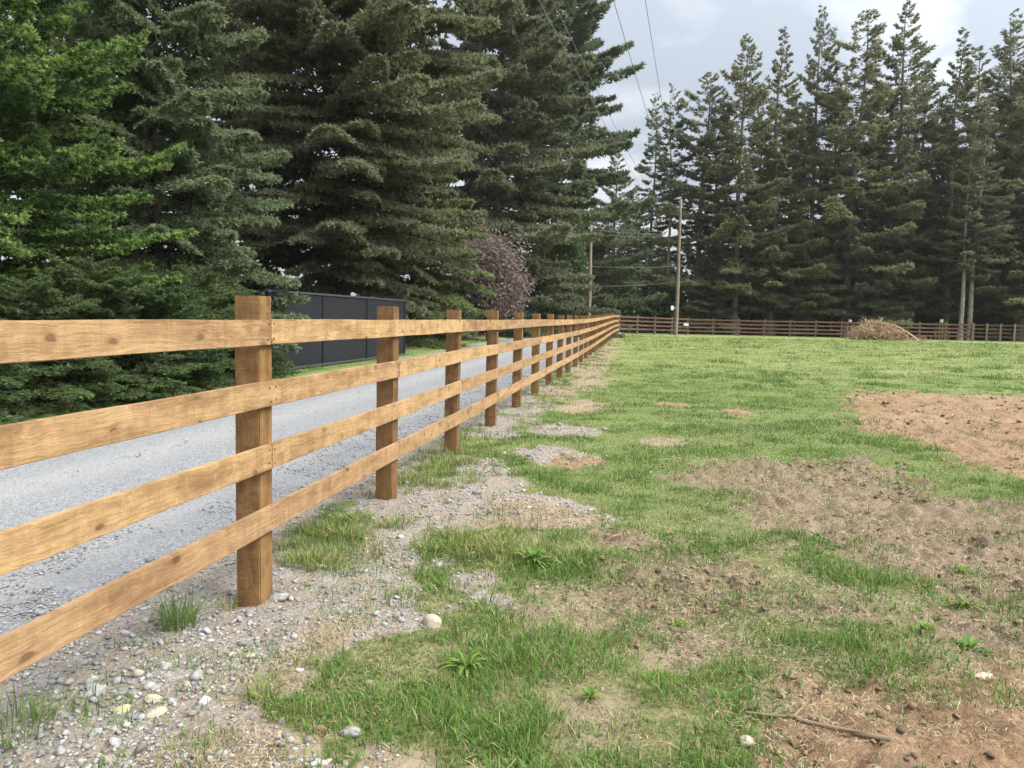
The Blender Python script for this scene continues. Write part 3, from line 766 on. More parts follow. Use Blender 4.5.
lows = [(603, 92, .8), (652, 80, .62), (705, 79, .7), (760, 83, 1.0), (795, 80, .95), (835, 84, 1.05), (868, 79, .9), (910, 82, 1.05), (938, 84, .85), (990, 86, .8), (1020, 76, 1.0), (1062, 79, 1.0)]
for i, (px, Yd, s) in enumerate(lows):
    b = at(px, 320, Yd+2)
    plant_tree('spreading_conifer', protoL, b.x, b.y, s, i*1.9, 'low spreading conifer filling the foot of the wood, %s from the shorter utility pole' % ords[i], 'low spreading conifers between the tall trunks', sxy=s*1.1)

# ------------------------------------------------------------------ broadleaf shrubs
def shrub(seed, W, H, leaves, ln, wd, c0, c1, clumps=26, low=0.0, round_=1.0):
    r = np.random.default_rng(seed)
    cc = r.normal(0, 1, (clumps, 3)); cc /= np.linalg.norm(cc, axis=1)[:, None]
    rad = r.uniform(.25, .82, clumps)[:, None]
    C = cc*rad*np.array([W/2, W/2, H*.5*(1-low)]); C[:, 2] += H*(.5+low*.5)
    cr = r.uniform(.16, .30, clumps)*min(W, H)
    b = r.integers(0, clumps, leaves)
    d = r.normal(0, 1, (leaves, 3)); d /= np.linalg.norm(d, axis=1)[:, None]
    P = C[b] + d*(cr[b]*r.uniform(.3, 1, leaves)**.5*r.uniform(.8, 1.25, leaves))[:, None]
    P[:, 2] = np.maximum(P[:, 2], .05)
    D = d*.5 + r.normal(0, .6, (leaves, 3)); D[:, 2] -= .25; D /= np.linalg.norm(D, axis=1)[:, None]
    Wd = np.cross(D, r.normal(0, 1, (leaves, 3))); Wd /= np.linalg.norm(Wd, axis=1)[:, None]
    s = r.uniform(.6, 1.3, leaves)[:, None]
    V = np.stack([P, P+D*ln*s*.5+Wd*wd*s*.5, P+D*ln*s, P+D*ln*s*.5-Wd*wd*s*.5], 1).reshape(-1, 3)
    f = (r.uniform(0, 1, clumps)[b]*.5+r.uniform(0, 1, leaves)*.5)[:, None]
    c = np.array(c0)*(1-f)+np.array(c1)*f
    crown = np_mesh('shrub_crown', V, np.arange(leaves*4).reshape(-1, 4), np.repeat(c, 4, 0))
    paths = []
    for i in range(clumps):
        s_ = np.linspace(0, 1, 5)[:, None]
        P_ = np.array([[0, 0, -.15]])*(1-s_) + C[i]*s_ + np.array([[0, 0, .12*H]])*np.sin(np.pi*s_)
        P_[:, :2] *= s_**.6
        paths.append((P_, np.linspace(.012*H+.01, .006, 5)))
    V1, F1 = tube_arrays(paths, 5)
    return crown, np_mesh('shrub_stem', V1, F1, smooth=True)
def put_shrub(name, pr, x, y, label, cat, group=None, s=1, rz=0, sz=None, bark=None):
    root = empty(name, (x, y, gz(x, y)-.05), label, cat, group, rz); root.scale = (s, s, sz or s)
    for nm, me, mt in (('crown', pr[0], M_leaf), ('stem', pr[1], bark or M_bark)):
        if not me.materials: me.materials.append(mt)
        o = bpy.data.objects.new(nm, me); COL.objects.link(o); o.parent = root
    return root
b = at(488, 330, 47); put_shrub('plum_tree', shrub(61, 4.9, 7.2, 26000, .19, .10, (.105, .078, .072), (.28, .215, .2), 60, .08), b.x, b.y, 'purple brown leaved plum tree standing at the road side', 'tree')
b = at(566, 330, 66); put_shrub('leafy_tree', shrub(62, 4.2, 10.5, 8000, .30, .15, (.05, .085, .028), (.13, .175, .062), 30, .05), b.x, b.y, 'slender fresh green leafy tree left of the shorter utility pole', 'tree')
us_ = shrub(63, 4.6, 3.6, 4200, .30, .16, (.04, .066, .036), (.105, .15, .072), 24)
und = [(575, 84), (600, 84), (618, 80), (642, 82), (660, 83), (695, 92), (722, 94), (748, 90), (782, 95), (815, 91), (848, 95), (880, 90), (925, 93), (958, 90), (990, 91), (1025, 88)]
for i, (px, Yd) in enumerate(und):
    b = at(px, 325, Yd)
    put_shrub('woodland_shrub', us_, b.x, b.y, 'dark leafy shrub at the foot of the wood beyond the brown fence' if i > 4 else 'green leafy shrub crowded behind the fence corner and poles',
              'shrub', 'dark shrubs at the foot of the wood' if i > 4 else 'green shrubs behind the fence corner', s=(.85+.3*((i*37) % 10)/10)*(1.25 if i < 5 else 1), rz=i*1.3)
# shrubs below the near conifers on the left
ls_ = shrub(64, 2.7, 2.2, 9000, .10, .045, (.034, .06, .028), (.095, .14, .06), 26)
lowc = conifer(seed=64, H=4.6, R=2.3, cs=.0, nb=150, tufts=15000, k=7, ln=.12, wd=.04, p=.5, e_lo=-.12, e_hi=.5, curve=-.2, tipup=.08, twig=.36, c_dark=(.03, .052, .028), c_light=(.085, .125, .058), c_new=(.15, .21, .08), new=.2,
               spread=.85, flat=.1, hang=.3, trunk_r=.09, Lvar=.5)
lab_ = ['low bushy conifer at the near end of the far roadside, under the bright fir'] + ['low bushy conifer %s along the far roadside, counted from the near end' % q for q in ('second', 'third', 'fourth', 'fifth', 'sixth', 'seventh')] + ['low bushy conifer on the far roadside nearest the black gate']
for i, (u_, v_, s_) in enumerate([(-1.05, 5.6, .5), (-.95, 7.5, .48), (-1.1, 9.3, .55), (-.9, 11.1, .46), (-1.1, 12.8, .55), (-.95, 14.5, .5), (-1.2, 16.1, .56), (-1.6, 17.8, .52)]):
    b = from_uv(ROAD_L+u_, v_)
    plant_tree('bushy_conifer', lowc, b.x, b.y, s_, i*2.2, lab_[i], 'low bushy conifers along the far roadside', sxy=s_*1.45)
for i, (u_, v_, s_, lab) in enumerate([(-1.5, 37.5, .9, 'leafy green shrub just past the far end of the black gate'), (-1.6, 44, 1.0, 'leafy green shrub at the road side between the gate and the plum tree')]):
    b = from_uv(ROAD_L+u_, v_)
    put_shrub('roadside_shrub', ls_, b.x, b.y, lab, 'shrub', 'shrubs on the far side of the road', s=s_, rz=i*2)
# far wood behind everything, one mass
r = np.random.default_rng(70); n = 26000
Xf = r.uniform(-10, 120, n); Yf = 112 + r.uniform(0, 14, n); Zf = r.uniform(0, 1, n)**.8*(7.5+2.5*np.sin(Xf*.31)+2*np.sin(Xf*.83+1))
P = np.stack([Xf, Yf, Zf], 1); D = r.normal(0, 1, (n, 3)); D /= np.linalg.norm(D, axis=1)[:, None]
Wd = np.cross(D, r.normal(0, 1, (n, 3))); Wd /= np.linalg.norm(Wd, axis=1)[:, None]
V = np.stack([P, P+D*.45+Wd*.22, P+D*.9, P+D*.45-Wd*.22], 1).reshape(-1, 3)
f = r.uniform(0, 1, n)[:, None]; c = np.array((.022, .036, .025))*(1-f)+np.array((.055, .08, .048))*f
tag(link('far_woods', np_mesh('far_woods', V, np.arange(n*4).reshape(-1, 4), np.repeat(c, 4, 0)), mats=M_leaf), 'dark mass of far woodland closing the view behind the trunks', 'woods', kind='stuff')

# ------------------------------------------------------------------ black gate beside the road
ga, gb = at(268, 330, 20.6), at(404, 330, 31); ga.z = gb.z = 0
gdir = (gb-ga).normalized(); GL = (gb-ga).length
gate = empty('privacy_gate', (ga.x, ga.y, 0), 'black solid metal privacy gate of tall panels standing beside the road', 'gate', rz=math.atan2(gdir.y, gdir.x))
gh0, gh1 = gz(ga.x, ga.y)-.05, gz(gb.x, gb.y)-.05
joints = [0.0]
for px in (322.5, 366.5, 404):
    d = ray(px, 330); # intersect with gate line
    a = np.array([[d.x, -gdir.x], [d.y, -gdir.y]]); q = np.linalg.solve(a, np.array([ga.x, ga.y])); joints.append(min(float(q[1]), GL))
HT = 2.26
for a, b_ in zip(joints[:-1], joints[1:]):
    bm = bmesh.new(); bm_box(bm, a+.05, b_-.05, -.015, .015, gh0+.16, gh0+HT-.05, .003)
    link('panel', bm_mesh('gate_panel', bm), gate, mats=M_black)
for x in joints:
    bm = bmesh.new(); bm_box(bm, x-.045, x+.045, -.045, .045, gh0-.2, gh0+HT-.03, .006)
    link('upright', bm_mesh('gate_upright', bm), gate, mats=M_black)
for z0, z1 in ((HT-.03, HT+.03), (.08, .15)):
    bm = bmesh.new(); bm_box(bm, -.06, GL+.06, -.055, .055, gh0+z0, gh0+z1, .006)
    link('crossbar', bm_mesh('gate_crossbar', bm), gate, mats=M_blackf)

# ------------------------------------------------------------------ brush pile and small far things
r = np.random.default_rng(80)
def brush_pile():
    bl = at(846, 337, 66); br = at(912, 337, 65.5); c = (bl+br)/2; g = gz(c.x, c.y)
    root = empty('brush_pile', (c.x, c.y, g), 'heap of dry tan branches and dead foliage in front of the brown fence', 'brush pile')
    W = (br-bl).length
    paths = []; tips = []
    for i in range(420):
        a = r.uniform(0, 2*math.pi); q = r.uniform(0, 1)**.6
        x = math.cos(a)*q*W*.44; y = math.sin(a)*q*1.5
        hmax = 1.75*max(0.05, 1-((x+.3)/(W*.5))**2)*(1-.4*abs(y)/1.5)
        z = r.uniform(0, hmax); d = Vector((r.normal(0, 1), r.normal(0, .6), r.normal(.25, .45))).normalized()
        l = r.uniform(.4, 1.3)
        p0 = np.array([x, y, max(z, .02)]); dd = np.array(d); s = np.linspace(-.5, .5, 4)[:, None]
        pts = p0 + dd*s*l + np.array([[0, 0, -.12]])*(s*2)**2*l; pts[:, 2] = np.maximum(pts[:, 2], .01)
        paths.append((pts, np.linspace(.02, .006, 4)*r.uniform(.6, 1.6)))
        tips.append(pts[-1])
    V1, F1 = tube_arrays(paths, 4)
    t = r.uniform(0, 1, (len(V1)//16, 1)); c1 = np.repeat(np.array((.20, .13, .08))*(1-t)+np.array((.46, .35, .24))*t, 16, 0)
    link('branches', np_mesh('pile_branches', V1, F1, c1), root, mats=M_straw)
    n = 6500; b = r.integers(0, len(tips), n); P = np.array(tips)[b] + r.normal(0, .16, (n, 3)); P[:, 2] = np.maximum(P[:, 2], .02)
    D = r.normal(0, 1, (n, 3)); D /= np.linalg.norm(D, axis=1)[:, None]; Wd = np.cross(D, r.normal(0, 1, (n, 3))); Wd /= np.linalg.norm(Wd, axis=1)[:, None]
    V = np.stack([P, P+D*.09+Wd*.03, P+D*.18, P+D*.09-Wd*.03], 1).reshape(-1, 3)
    f = r.uniform(0, 1, (n, 1)); c = np.array((.24, .15, .09))*(1-f)+np.array((.52, .38, .25))*f
    link('dead_foliage', np_mesh('pile_foliage', V, np.arange(n*4).reshape(-1, 4), np.repeat(c, 4, 0)), root, mats=M_straw)
    s = np.linspace(0, 1, 8)[:, None]
    P = np.array([[W*.12, -.9, 1.35]])*(1-s) + np.array([[W*.52, -1.3, -.05]])*s + np.array([[0, 0, .15]])*np.sin(np.pi*s)
    V, Fq = tube_arrays([(P, np.linspace(.03, .06, 8))], 8)
    q = link('fallen_limb', np_mesh('fallen_limb', V, Fq, np.tile((.48, .38, .28), (len(V), 1)), smooth=True), root, mats=M_straw); q['label'] = 'long pale limb leaning down the right side'
    sp = []
    for i in range(60):
        x0 = W*r.uniform(.5, .78); s = np.linspace(0, 1, 3)[:, None]; y0 = r.uniform(-.7, .7)
        sp.append((np.array([[x0, y0, .0]]) + s*np.array([[r.normal(0, .5), r.normal(0, .3), r.uniform(.1, .5)]]), np.array([.018, .012, .005])))
    V, Fq = tube_arrays(sp, 4); link('loose_twigs', np_mesh('loose_twigs', V, Fq, np.tile((.3, .2, .14), (len(V), 1))), root, mats=M_straw)
brush_pile()
def lathe(prof, seg=20):
    bm = bmesh.new(); vs_ = [bm.verts.new((r_, 0, z)) for r_, z in prof]
    es = [bm.edges.new((a, b)) for a, b in zip(vs_[:-1], vs_[1:])]
    bmesh.ops.spin(bm, geom=vs_+es, axis=(0, 0, 1), cent=(0, 0, 0), angle=2*math.pi, steps=seg)
    bmesh.ops.remove_doubles(bm, verts=bm.verts, dist=1e-4); return bm
# white tubs just beyond the brown fence
tub = bm_mesh('tub', lathe([(.0, 0), (.30, .0), (.33, .06), (.38, .62), (.41, .66), (.40, .69), (.36, .66), (.30, .08), (0, .06)]), True)
tub.materials.append(M_white)
def mound_tub(px, py, Yd, lab, s):
    p = at(px, py, Yd); g = gz(p.x, p.y)
    root = empty('feed_tub', (p.x, p.y, g), lab, 'tub', 'white tubs seen over the brown fence')
    top = p.z - g
    o = link('tub_body', tub, root); o.scale = (s, s, s); o.location = (0, 0, top-.69*s)
    bm = bmesh.new()
    h = top-.69*s
    for sx in (-1, 1):
        for sy in (-1, 1): bm_box(bm, sx*.3-.04, sx*.3+.04, sy*.3-.04, sy*.3+.04, -.1, h-.05)
    bm_box(bm, -.4, .4, -.4, .4, h-.05, h-.002, .005)
    link('stand', bm_mesh('tub_stand', bm), root, mats=M_stick)
mound_tub(941.5, 319.5, 75, 'round white tub showing over the top rail right of the brush pile', .42)
mound_tub(850, 319.8, 76, 'low white tub showing over the top rail at the left end of the brush pile', .42)
p = at(685.5, 324.5, 72.7); bm = bmesh.new(); bm_box(bm, -.26, .26, -.012, .012, -.11, .11, .004)
for sx in (-.22, .22):
    for sz in (-.08, .08): bmesh.ops.create_cone(bm, cap_ends=True, segments=8, radius1=.012, radius2=.012, depth=.01, matrix=Matrix.Translation((sx, -.016, sz)) @ Matrix.Rotation(math.pi/2, 4, 'X'))
dB = PB[1]-PB[0]
o = link('fence_sign', bm_mesh('fence_sign', bm), loc=p + Vector((0, -.25, 0)), mats=M_signg); o.rotation_euler = (0, 0, math.atan2(dB.y, dB.x)*.5)
tag(o, 'small blank pale green plate on the brown fence right of the tall utility pole', 'sign')
g = gpt(621, 332.5); g = at(621, 331, 58)
bm = bmesh.new()
prof = [(.15, -.32), (.20, -.32), (.20, .32), (.15, .32), (.15, -.3)]
root = empty('culvert_pipe', (g.x, g.y, gz(g.x, g.y)+.15), 'short grey concrete pipe lying in the grass by the fence corner', 'pipe')
o = link('pipe_wall', bm_mesh('pipe_wall', lathe(prof, 24), True), root, mats=M_concrete); o.rotation_euler = (R_(90), 0, R_(40))

# ------------------------------------------------------------------ grass blades
r = np.random.default_rng(90)
def frust_points(n, y0, y1, power):
    """points in the view wedge (a margin wider), density falling as Y**-power"""
    e = 2-power
    U = r.uniform(0, 1, n)
    Yp = y0*(y1/y0)**U if abs(e) < 1e-6 else (y0**e + U*(y1**e-y0**e))**(1/e)
    Xp = r.uniform(-.84, .84, n)*Yp
    return Xp, Yp
def grass():
    Xp, Yp = frust_points(1150000, 2.3, 62, 1.9)
    u, v = uv_of(Xp, Yp)
    bare = np.clip(sum(samp(g, Xp, Yp)*w for g, w in zip(Kg, (1, .93, 1, .95))), 0, 1)
    clump = fbm(Xp, Yp, 2.1, 4, 301); patch = fbm(Xp, Yp, .45, 3, 302); fine = fbm(Xp, Yp, 9, 2, 303)
    k0s = samp(Kg[0], Xp, Yp)
    cov = (1-bare*np.where((fine > .5) & (k0s < .5), .80, np.where(clump > .6, .9, .985)))*np.clip(sstep(.30, .56, clump*.65+patch*.35) + .12, 0, 1)*sstep(.26, .54, fine*.6+clump*.4)
    cov = np.maximum(cov, (1-bare)*.5*sstep(4, 8, Yp))
    cov = np.maximum(cov, .55*sstep(.72, .8, clump)*(1-bare*.75))
    cov = np.maximum(cov, .8*(Yp > 22)*(1-bare))
    keep = (r.uniform(0, 1, len(Xp)) < cov) & ((u > uA-.55) | (u < ROAD_L-.1) & (u > ROAD_L-1.6) & (v > 16)) & (Yp < 64)
    Xp, Yp, clump, patch, fine = Xp[keep], Yp[keep], clump[keep], patch[keep], fine[keep]
    n = len(Xp); print('blades', n)
    z = ground_z(Xp, Yp) - .004
    sc = 1+np.maximum(Yp-4, 0)/9.
    hgt = r.gamma(4, .0088, n)*(.5+1.0*sstep(.38, .75, clump)); hgt = np.minimum(hgt, .14)*(1+np.maximum(Yp-10, 0)/60)
    fc = fbm(Xp, Yp, .8, 3, 310); hgt = hgt*np.where(Yp > 18, .75+1.3*sstep(.56, .72, fc), 1)
    w = r.uniform(.0015, .0036, n)*sc
    az = r.uniform(0, 2*np.pi, n); lean = np.abs(r.normal(0, .7, n))+.15
    dx, dy = np.cos(az), np.sin(az); fa = az + np.pi/2 + r.normal(0, .5, n); wx, wy = np.cos(fa)*w, np.sin(fa)*w
    b = np.stack([Xp, Yp, z], 1)
    def pt(s): 
        return np.stack([b[:, 0]+dx*hgt*np.sin(lean)*s*s*1.1, b[:, 1]+dy*hgt*np.sin(lean)*s*s*1.1, b[:, 2]+hgt*(s-(1-np.cos(lean))*s*s*.7)], 1)
    W = np.stack([wx, wy, np.zeros(n)], 1)
    m = pt(.55)
    V = np.stack([b-W*.8, b+W*.8, m+W*.7, m-W*.7, pt(1.0)], 1).reshape(-1, 3)
    i = np.arange(n)[:, None]*5
    Fq = np.concatenate([i+0, i+1, i+2, i+3], 1); Ft = np.concatenate([i+3, i+2, i+4], 1)
    f = np.clip(r.normal(.45, .28, n) + (patch-.5)*1.3 - .5*sstep(.56, .72, fc)*(Yp > 10), 0, 1)[:, None]
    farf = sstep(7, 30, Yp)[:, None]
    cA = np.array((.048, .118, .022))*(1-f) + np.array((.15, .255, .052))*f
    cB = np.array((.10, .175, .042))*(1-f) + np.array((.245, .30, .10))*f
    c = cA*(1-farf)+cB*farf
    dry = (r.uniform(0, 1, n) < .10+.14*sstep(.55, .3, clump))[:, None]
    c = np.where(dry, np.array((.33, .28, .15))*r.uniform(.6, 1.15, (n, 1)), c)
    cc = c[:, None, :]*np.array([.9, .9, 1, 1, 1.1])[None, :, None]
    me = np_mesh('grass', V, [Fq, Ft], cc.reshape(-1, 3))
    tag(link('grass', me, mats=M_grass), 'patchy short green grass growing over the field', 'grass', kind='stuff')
grass()
# taller verge grass along the fence foot and at the wild tufts
def tuft_mesh(pts, hmin, hmax, nper, rad, name, c0=(.085, .15, .035), c1=(.21, .28, .08), w=(.002, .0045), dryp=.12, spread=.9):
    Vs = []; Cs = []; n = 0
    for (x, y, s) in pts:
        m = int(nper*s)
        a = r.uniform(0, 6.283, m); q = rad*s*np.sqrt(r.uniform(0, 1, m)); bx, by = x+np.cos(a)*q, y+np.sin(a)*q
        bz = ground_z(bx, by)-.01; h = r.uniform(hmin, hmax, m)*(.6+.4*s)
        ln_ = np.abs(r.normal(spread*.6, spread*.5, m)); oa = a + r.normal(0, .8, m)
        ww = r.uniform(w[0], w[1], m); fa = oa+np.pi/2+r.normal(0, .4, m)
        B = np.stack([bx, by, bz], 1); W = np.stack([np.cos(fa)*ww, np.sin(fa)*ww, np.zeros(m)], 1)
        def pt(t): return B + np.stack([np.cos(oa)*h*ln_*t*t, np.sin(oa)*h*ln_*t*t, h*(t-.35*ln_*t*t)], 1)
        p1, p2, p3 = pt(.4), pt(.75), pt(1)
        Vs.append(np.stack([B-W*.7, B+W*.7, p1+W, p1-W, p2+W*.7, p2-W*.7, p3], 1).reshape(-1, 3))
        f = r.uniform(0, 1, (m, 1)); c = np.array(c0)*(1-f)+np.array(c1)*f
        c = np.where(r.uniform(0, 1, (m, 1)) < dryp, np.array((.36, .30, .16)), c)
        Cs.append(np.repeat(c, 7, 0)); n += m
    V = np.concatenate(Vs); i = np.arange(n)[:, None]*7
    Fq = np.concatenate([np.concatenate([i, i+1, i+2, i+3], 1), np.concatenate([i+3, i+2, i+4, i+5], 1)]); Ft = np.concatenate([i+5, i+4, i+6], 1)
    return np_mesh(name, V, [Fq, Ft], np.concatenate(Cs))
def grass_tuft(px, py, s, h, label, nper=150, rad=.11, dryp=.1):
    p = gpt(px, py)
    me = tuft_mesh([(p.x, p.y, s)], h*.4, h, nper, rad, 'grass_tuft', dryp=dryp, w=(.0016, .0036))
    for vtx in (): pass
    o = link('grass_tuft', me, mats=M_grass)
    g = Vector((p.x, p.y, gz(p.x, p.y))); me.transform(Matrix.Translation(-g)); o.location = g
    tag(o, label, 'grass tuft', 'tufts of taller grass')
grass_tuft(179, 628, 1.0, .26, 'lush green grass tuft left of the nearest fence post', 170, .10, .06)
grass_tuft(264, 696, .8, .15, 'small grass tuft on bare gravel below the nearest post', 120, .09)
grass_tuft(8, 742, 1.1, .20, 'ragged grass tuft under the rails at the near corner', 150, .16, .25)
grass_tuft(405, 606, .9, .12, 'low grass tuft left of the pale round boulder', 120, .13)
grass_tuft(228, 612, .6, .14, 'thin grass tuft at the foot of the nearest post', 70, .10, .4)
grass_tuft(555, 498, .8, .14, 'dry pale grass tuft on the gravel mound edge', 90, .15, .5)
# verge
vp = []
for k in np.arange(.2, 20, .22):
    for j in range(3):
        q = fpt(k) + nv*(r.normal(.18, .34))
        if fbm(np.array([q.x]), np.array([q.y]), .7, 3, 55)[0] > .47: vp.append((q.x, q.y, r.uniform(.5, 1.2)))
for px, py, n in [(330, 540, 40), (300, 560, 22), (440, 470, 40), (420, 490, 22), (470, 440, 14), (500, 560, 26), (450, 555, 20)]:
    for j in range(n):
        g = gpt(px+r.normal(0, 22), py+r.normal(0, 9))
        if uv_of(g.x, g.y)[0] > uA-.4: vp.append((g.x, g.y, r.uniform(.5, 1.1)))
tag(link('verge_grass', tuft_mesh(vp, .03, .125, 90, .15, 'verge_grass', dryp=.22, w=(.0016, .0038)), mats=M_grass), 'taller ragged grass along the foot of the golden fence', 'grass', kind='stuff')

mp_ = []
Xq, Yq = frust_points(5200, 2.6, 26, 1.5)
bq = np.clip(sum(samp(g, Xq, Yq) for g in Kg), 0, 1); uq, vq = uv_of(Xq, Yq); cq = fbm(Xq, Yq, 1.1, 3, 601)
for x, y, b_, u_, c_ in zip(Xq, Yq, bq, uq, cq):
    if u_ > uA+.1 and r.uniform() < (1-b_)*sstep(.40, .62, c_)*.9 + .05: mp_.append((x, y, r.uniform(.5, 1.15)*(1+max(0, y-8)/40)))
print('tufts', len(mp_))
tag(link('meadow_tufts', tuft_mesh(mp_, .035, .105, 46, .13, 'meadow_tufts', c0=(.05, .12, .024), c1=(.16, .265, .06), dryp=.08, w=(.0018, .004)), mats=M_grass), 'thicker green clumps of grass scattered over the field', 'grass', kind='stuff')

# dry straw and litter on the bare ground
def litter():
    Xp, Yp = frust_points(620000, 2.3, 34, 1.85)
    k3 = samp(Kg[3], Xp, Yp); k2 = samp(Kg[2], Xp, Yp); k1 = samp(Kg[1], Xp, Yp); k0 = samp(Kg[0], Xp, Yp)
    n1 = fbm(Xp, Yp, 1.7, 3, 401)
    cov = k3*.9 + k2*.3 + k1*.8 + k0*.05 + .30*(1-np.clip(k0+k1+k2+k3, 0, 1))
    u, v = uv_of(Xp, Yp)
    keep = (r.uniform(0, 1, len(Xp)) < cov*sstep(.3, .6, n1)) & (u > uA-.2)
    Xp, Yp = Xp[keep], Yp[keep]; n = len(Xp)
    sc = 1+np.maximum(Yp-4, 0)/10
    z = ground_z(Xp, Yp)+r.uniform(.001, .009, n)
    a = r.uniform(0, 6.283, n); l = r.uniform(.012, .05, n)*sc**.5; w = r.uniform(.0007, .0018, n)*sc
    D = np.stack([np.cos(a), np.sin(a), r.normal(0, .25, n)], 1); W = np.stack([-np.sin(a), np.cos(a), r.normal(0, .3, n)], 1)*w[:, None]
    P = np.stack([Xp, Yp, z], 1); M = P + D*l[:, None]*.5 + np.stack([r.normal(0, .006, n), r.normal(0, .006, n), r.uniform(0, .012, n)], 1); E = P + D*l[:, None]
    V = np.stack([P-W, P+W, M+W, M-W, E+W*.6, E-W*.6], 1).reshape(-1, 3); i = np.arange(n)[:, None]*6
    Fq = np.concatenate([np.concatenate([i, i+1, i+2, i+3], 1), np.concatenate([i+3, i+2, i+4, i+5], 1)])
    f = r.uniform(0, 1, (n, 1)); f = f**.8; c = np.array((.055, .038, .027))*(1-f)+np.array((.45, .37, .24))*f
    tag(link('dry_straw', np_mesh('dry_straw', V, Fq, np.repeat(c, 6, 0)), mats=M_straw), 'dead straw and stalks strewn over the bare soil', 'straw', kind='stuff')
litter()

# ------------------------------------------------------------------ loose gravel and clods
def ico(sub):
    bm = bmesh.new(); bmesh.ops.create_icosphere(bm, subdivisions=sub, radius=1)
    V = np.array([v.co[:] for v in bm.verts]); Fq = np.array([[v.index for v in f.verts] for f in bm.faces]); bm.free(); return V, Fq
I1, IF1 = ico(1)
def scatter_rocks(name, Xp, Yp, size, col, label, cat, flat=(.45, .8), sink=.3, rough=.2):
    n = len(Xp)
    z = ground_z(Xp, Yp)
    u, v = uv_of(Xp, Yp)
    z = np.where((u < ROAD_R-.05) & (u > ROAD_L), base_h(Yp)+.004, z)
    V = np.repeat(I1[None], n, 0)*(1+r.normal(0, rough, (n, 12, 1)))
    V[:, :, 0] *= r.uniform(.75, 1.45, (n, 1)); V[:, :, 2] *= r.uniform(flat[0], flat[1], (n, 1))
    a = r.uniform(0, 6.283, n); ca, sa = np.cos(a)[:, None], np.sin(a)[:, None]
    x = V[:, :, 0]*ca-V[:, :, 1]*sa; y = V[:, :, 0]*sa+V[:, :, 1]*ca
    tl = r.normal(0, .3, (n, 1))
    V = np.stack([x, y, V[:, :, 2]+x*tl], -1)*size[:, None, None]
    V += np.stack([Xp, Yp, z+size*(.6-sink)], 1)[:, None, :]
    Fq = (IF1[None]+np.arange(n)[:, None, None]*12).reshape(-1, 3)
    o = link(name, np_mesh(name, V.reshape(-1, 3), Fq, np.repeat(col, 12, 0)), mats=M_stone)
    tag(o, label, cat, kind='stuff')
Xp, Yp = frust_points(120000, 2.3, 22, 1.75)
k0 = samp(Kg[0], Xp, Yp); u, v = uv_of(Xp, Yp)
keep = (r.uniform(0, 1, len(Xp)) < k0*sstep(.30, .62, fbm(Xp, Yp, 1.8, 3, 501))*1.1) | ((u < ROAD_R+.5) & (u > ROAD_R-.3) & (r.uniform(0, 1, len(Xp)) < .45))
Xp, Yp, u = Xp[keep], Yp[keep], u[keep]; n = len(Xp); print('stones', n)
sz = np.clip(r.lognormal(math.log(.0062), .52, n), .003, .03)*(1+np.maximum(Yp-5, 0)/22)
sz = np.where(u < ROAD_R-.5, np.minimum(sz, .013*(1+np.maximum(Yp-5, 0)/30)), sz)
g = r.uniform(.15, .37, (n, 1)); tanm = r.uniform(0, 1, (n, 1)) < np.where(u > uA, .38, .04)[:, None]
col = np.where(tanm, g*np.array((1.08, .93, .76)), g*np.array((1.0, .985, .96)))
scatter_rocks('gravel', Xp, Yp, sz, col, 'loose grey gravel along the road edge and the fence foot', 'gravel')
Xp, Yp = frust_points(70000, 2.3, 30, 1.7)
k3 = samp(Kg[3], Xp, Yp); k2 = samp(Kg[2], Xp, Yp)
keep = r.uniform(0, 1, len(Xp)) < (k3*.75+k2*.4)*sstep(.38, .62, fbm(Xp, Yp, 1.3, 3, 502))
Xp, Yp = Xp[keep], Yp[keep]; n = len(Xp)
sz = np.clip(r.lognormal(math.log(.009), .55, n), .003, .02)*(1+np.maximum(Yp-5, 0)/8)
g = r.uniform(.4, 1.4, (n, 1)); col = g*np.where(r.uniform(0, 1, (n, 1)) < .4, np.array((.21, .138, .082)), np.array((.21, .16, .105)))  # the darker clods also stand in for shaded crevices in the soil
scatter_rocks('soil_clods', Xp, Yp, sz, col, 'crumbly brown clods on the bare soil', 'soil', (.35, .8), .5, .3)

# ------------------------------------------------------------------ single stones
I3, IF3 = ico(4)
def stone(px, py, size, c, label, flat=.6, asp=1.3, seed=0):
    p = gpt(px, py); q = np.random.default_rng(seed+700)
    V = I3.copy()
    ph = q.uniform(0, 6, 6)
    d = .10*np.sin(V[:, 0]*2.3+ph[0])+.10*np.sin(V[:, 1]*2.9+ph[1]+V[:, 0])+.07*np.sin(V[:, 2]*3.7+ph[2]+V[:, 1]*2)+.03*np.sin(V[:, 0]*7+ph[3])*np.sin(V[:, 1]*8+ph[4])
    V = V*(1+d)[:, None]*np.array([asp, 1, flat])*size
    t = fbm(V[:, 0]/size+5, V[:, 1]/size+V[:, 2]/size*1.3, 2.2, 4, seed)[:, None]
    col = np.array(c)*(.72+.55*t)
    o = link('stone', np_mesh('stone', V, IF3, col, smooth=True), mats=M_stone)
    o.location = (p.x, p.y, gz(p.x, p.y)+size*flat*.22); o.rotation_euler = (q.normal(0, .15), q.normal(0, .15), q.uniform(-.6, .6))
    tag(o, label, 'stone', 'single stones on the ground')
pal = (.36, .325, .245); yel = (.38, .32, .185); gry = (.27, .268, .265); brn = (.2, .13, .085); wht = (.44, .425, .395)
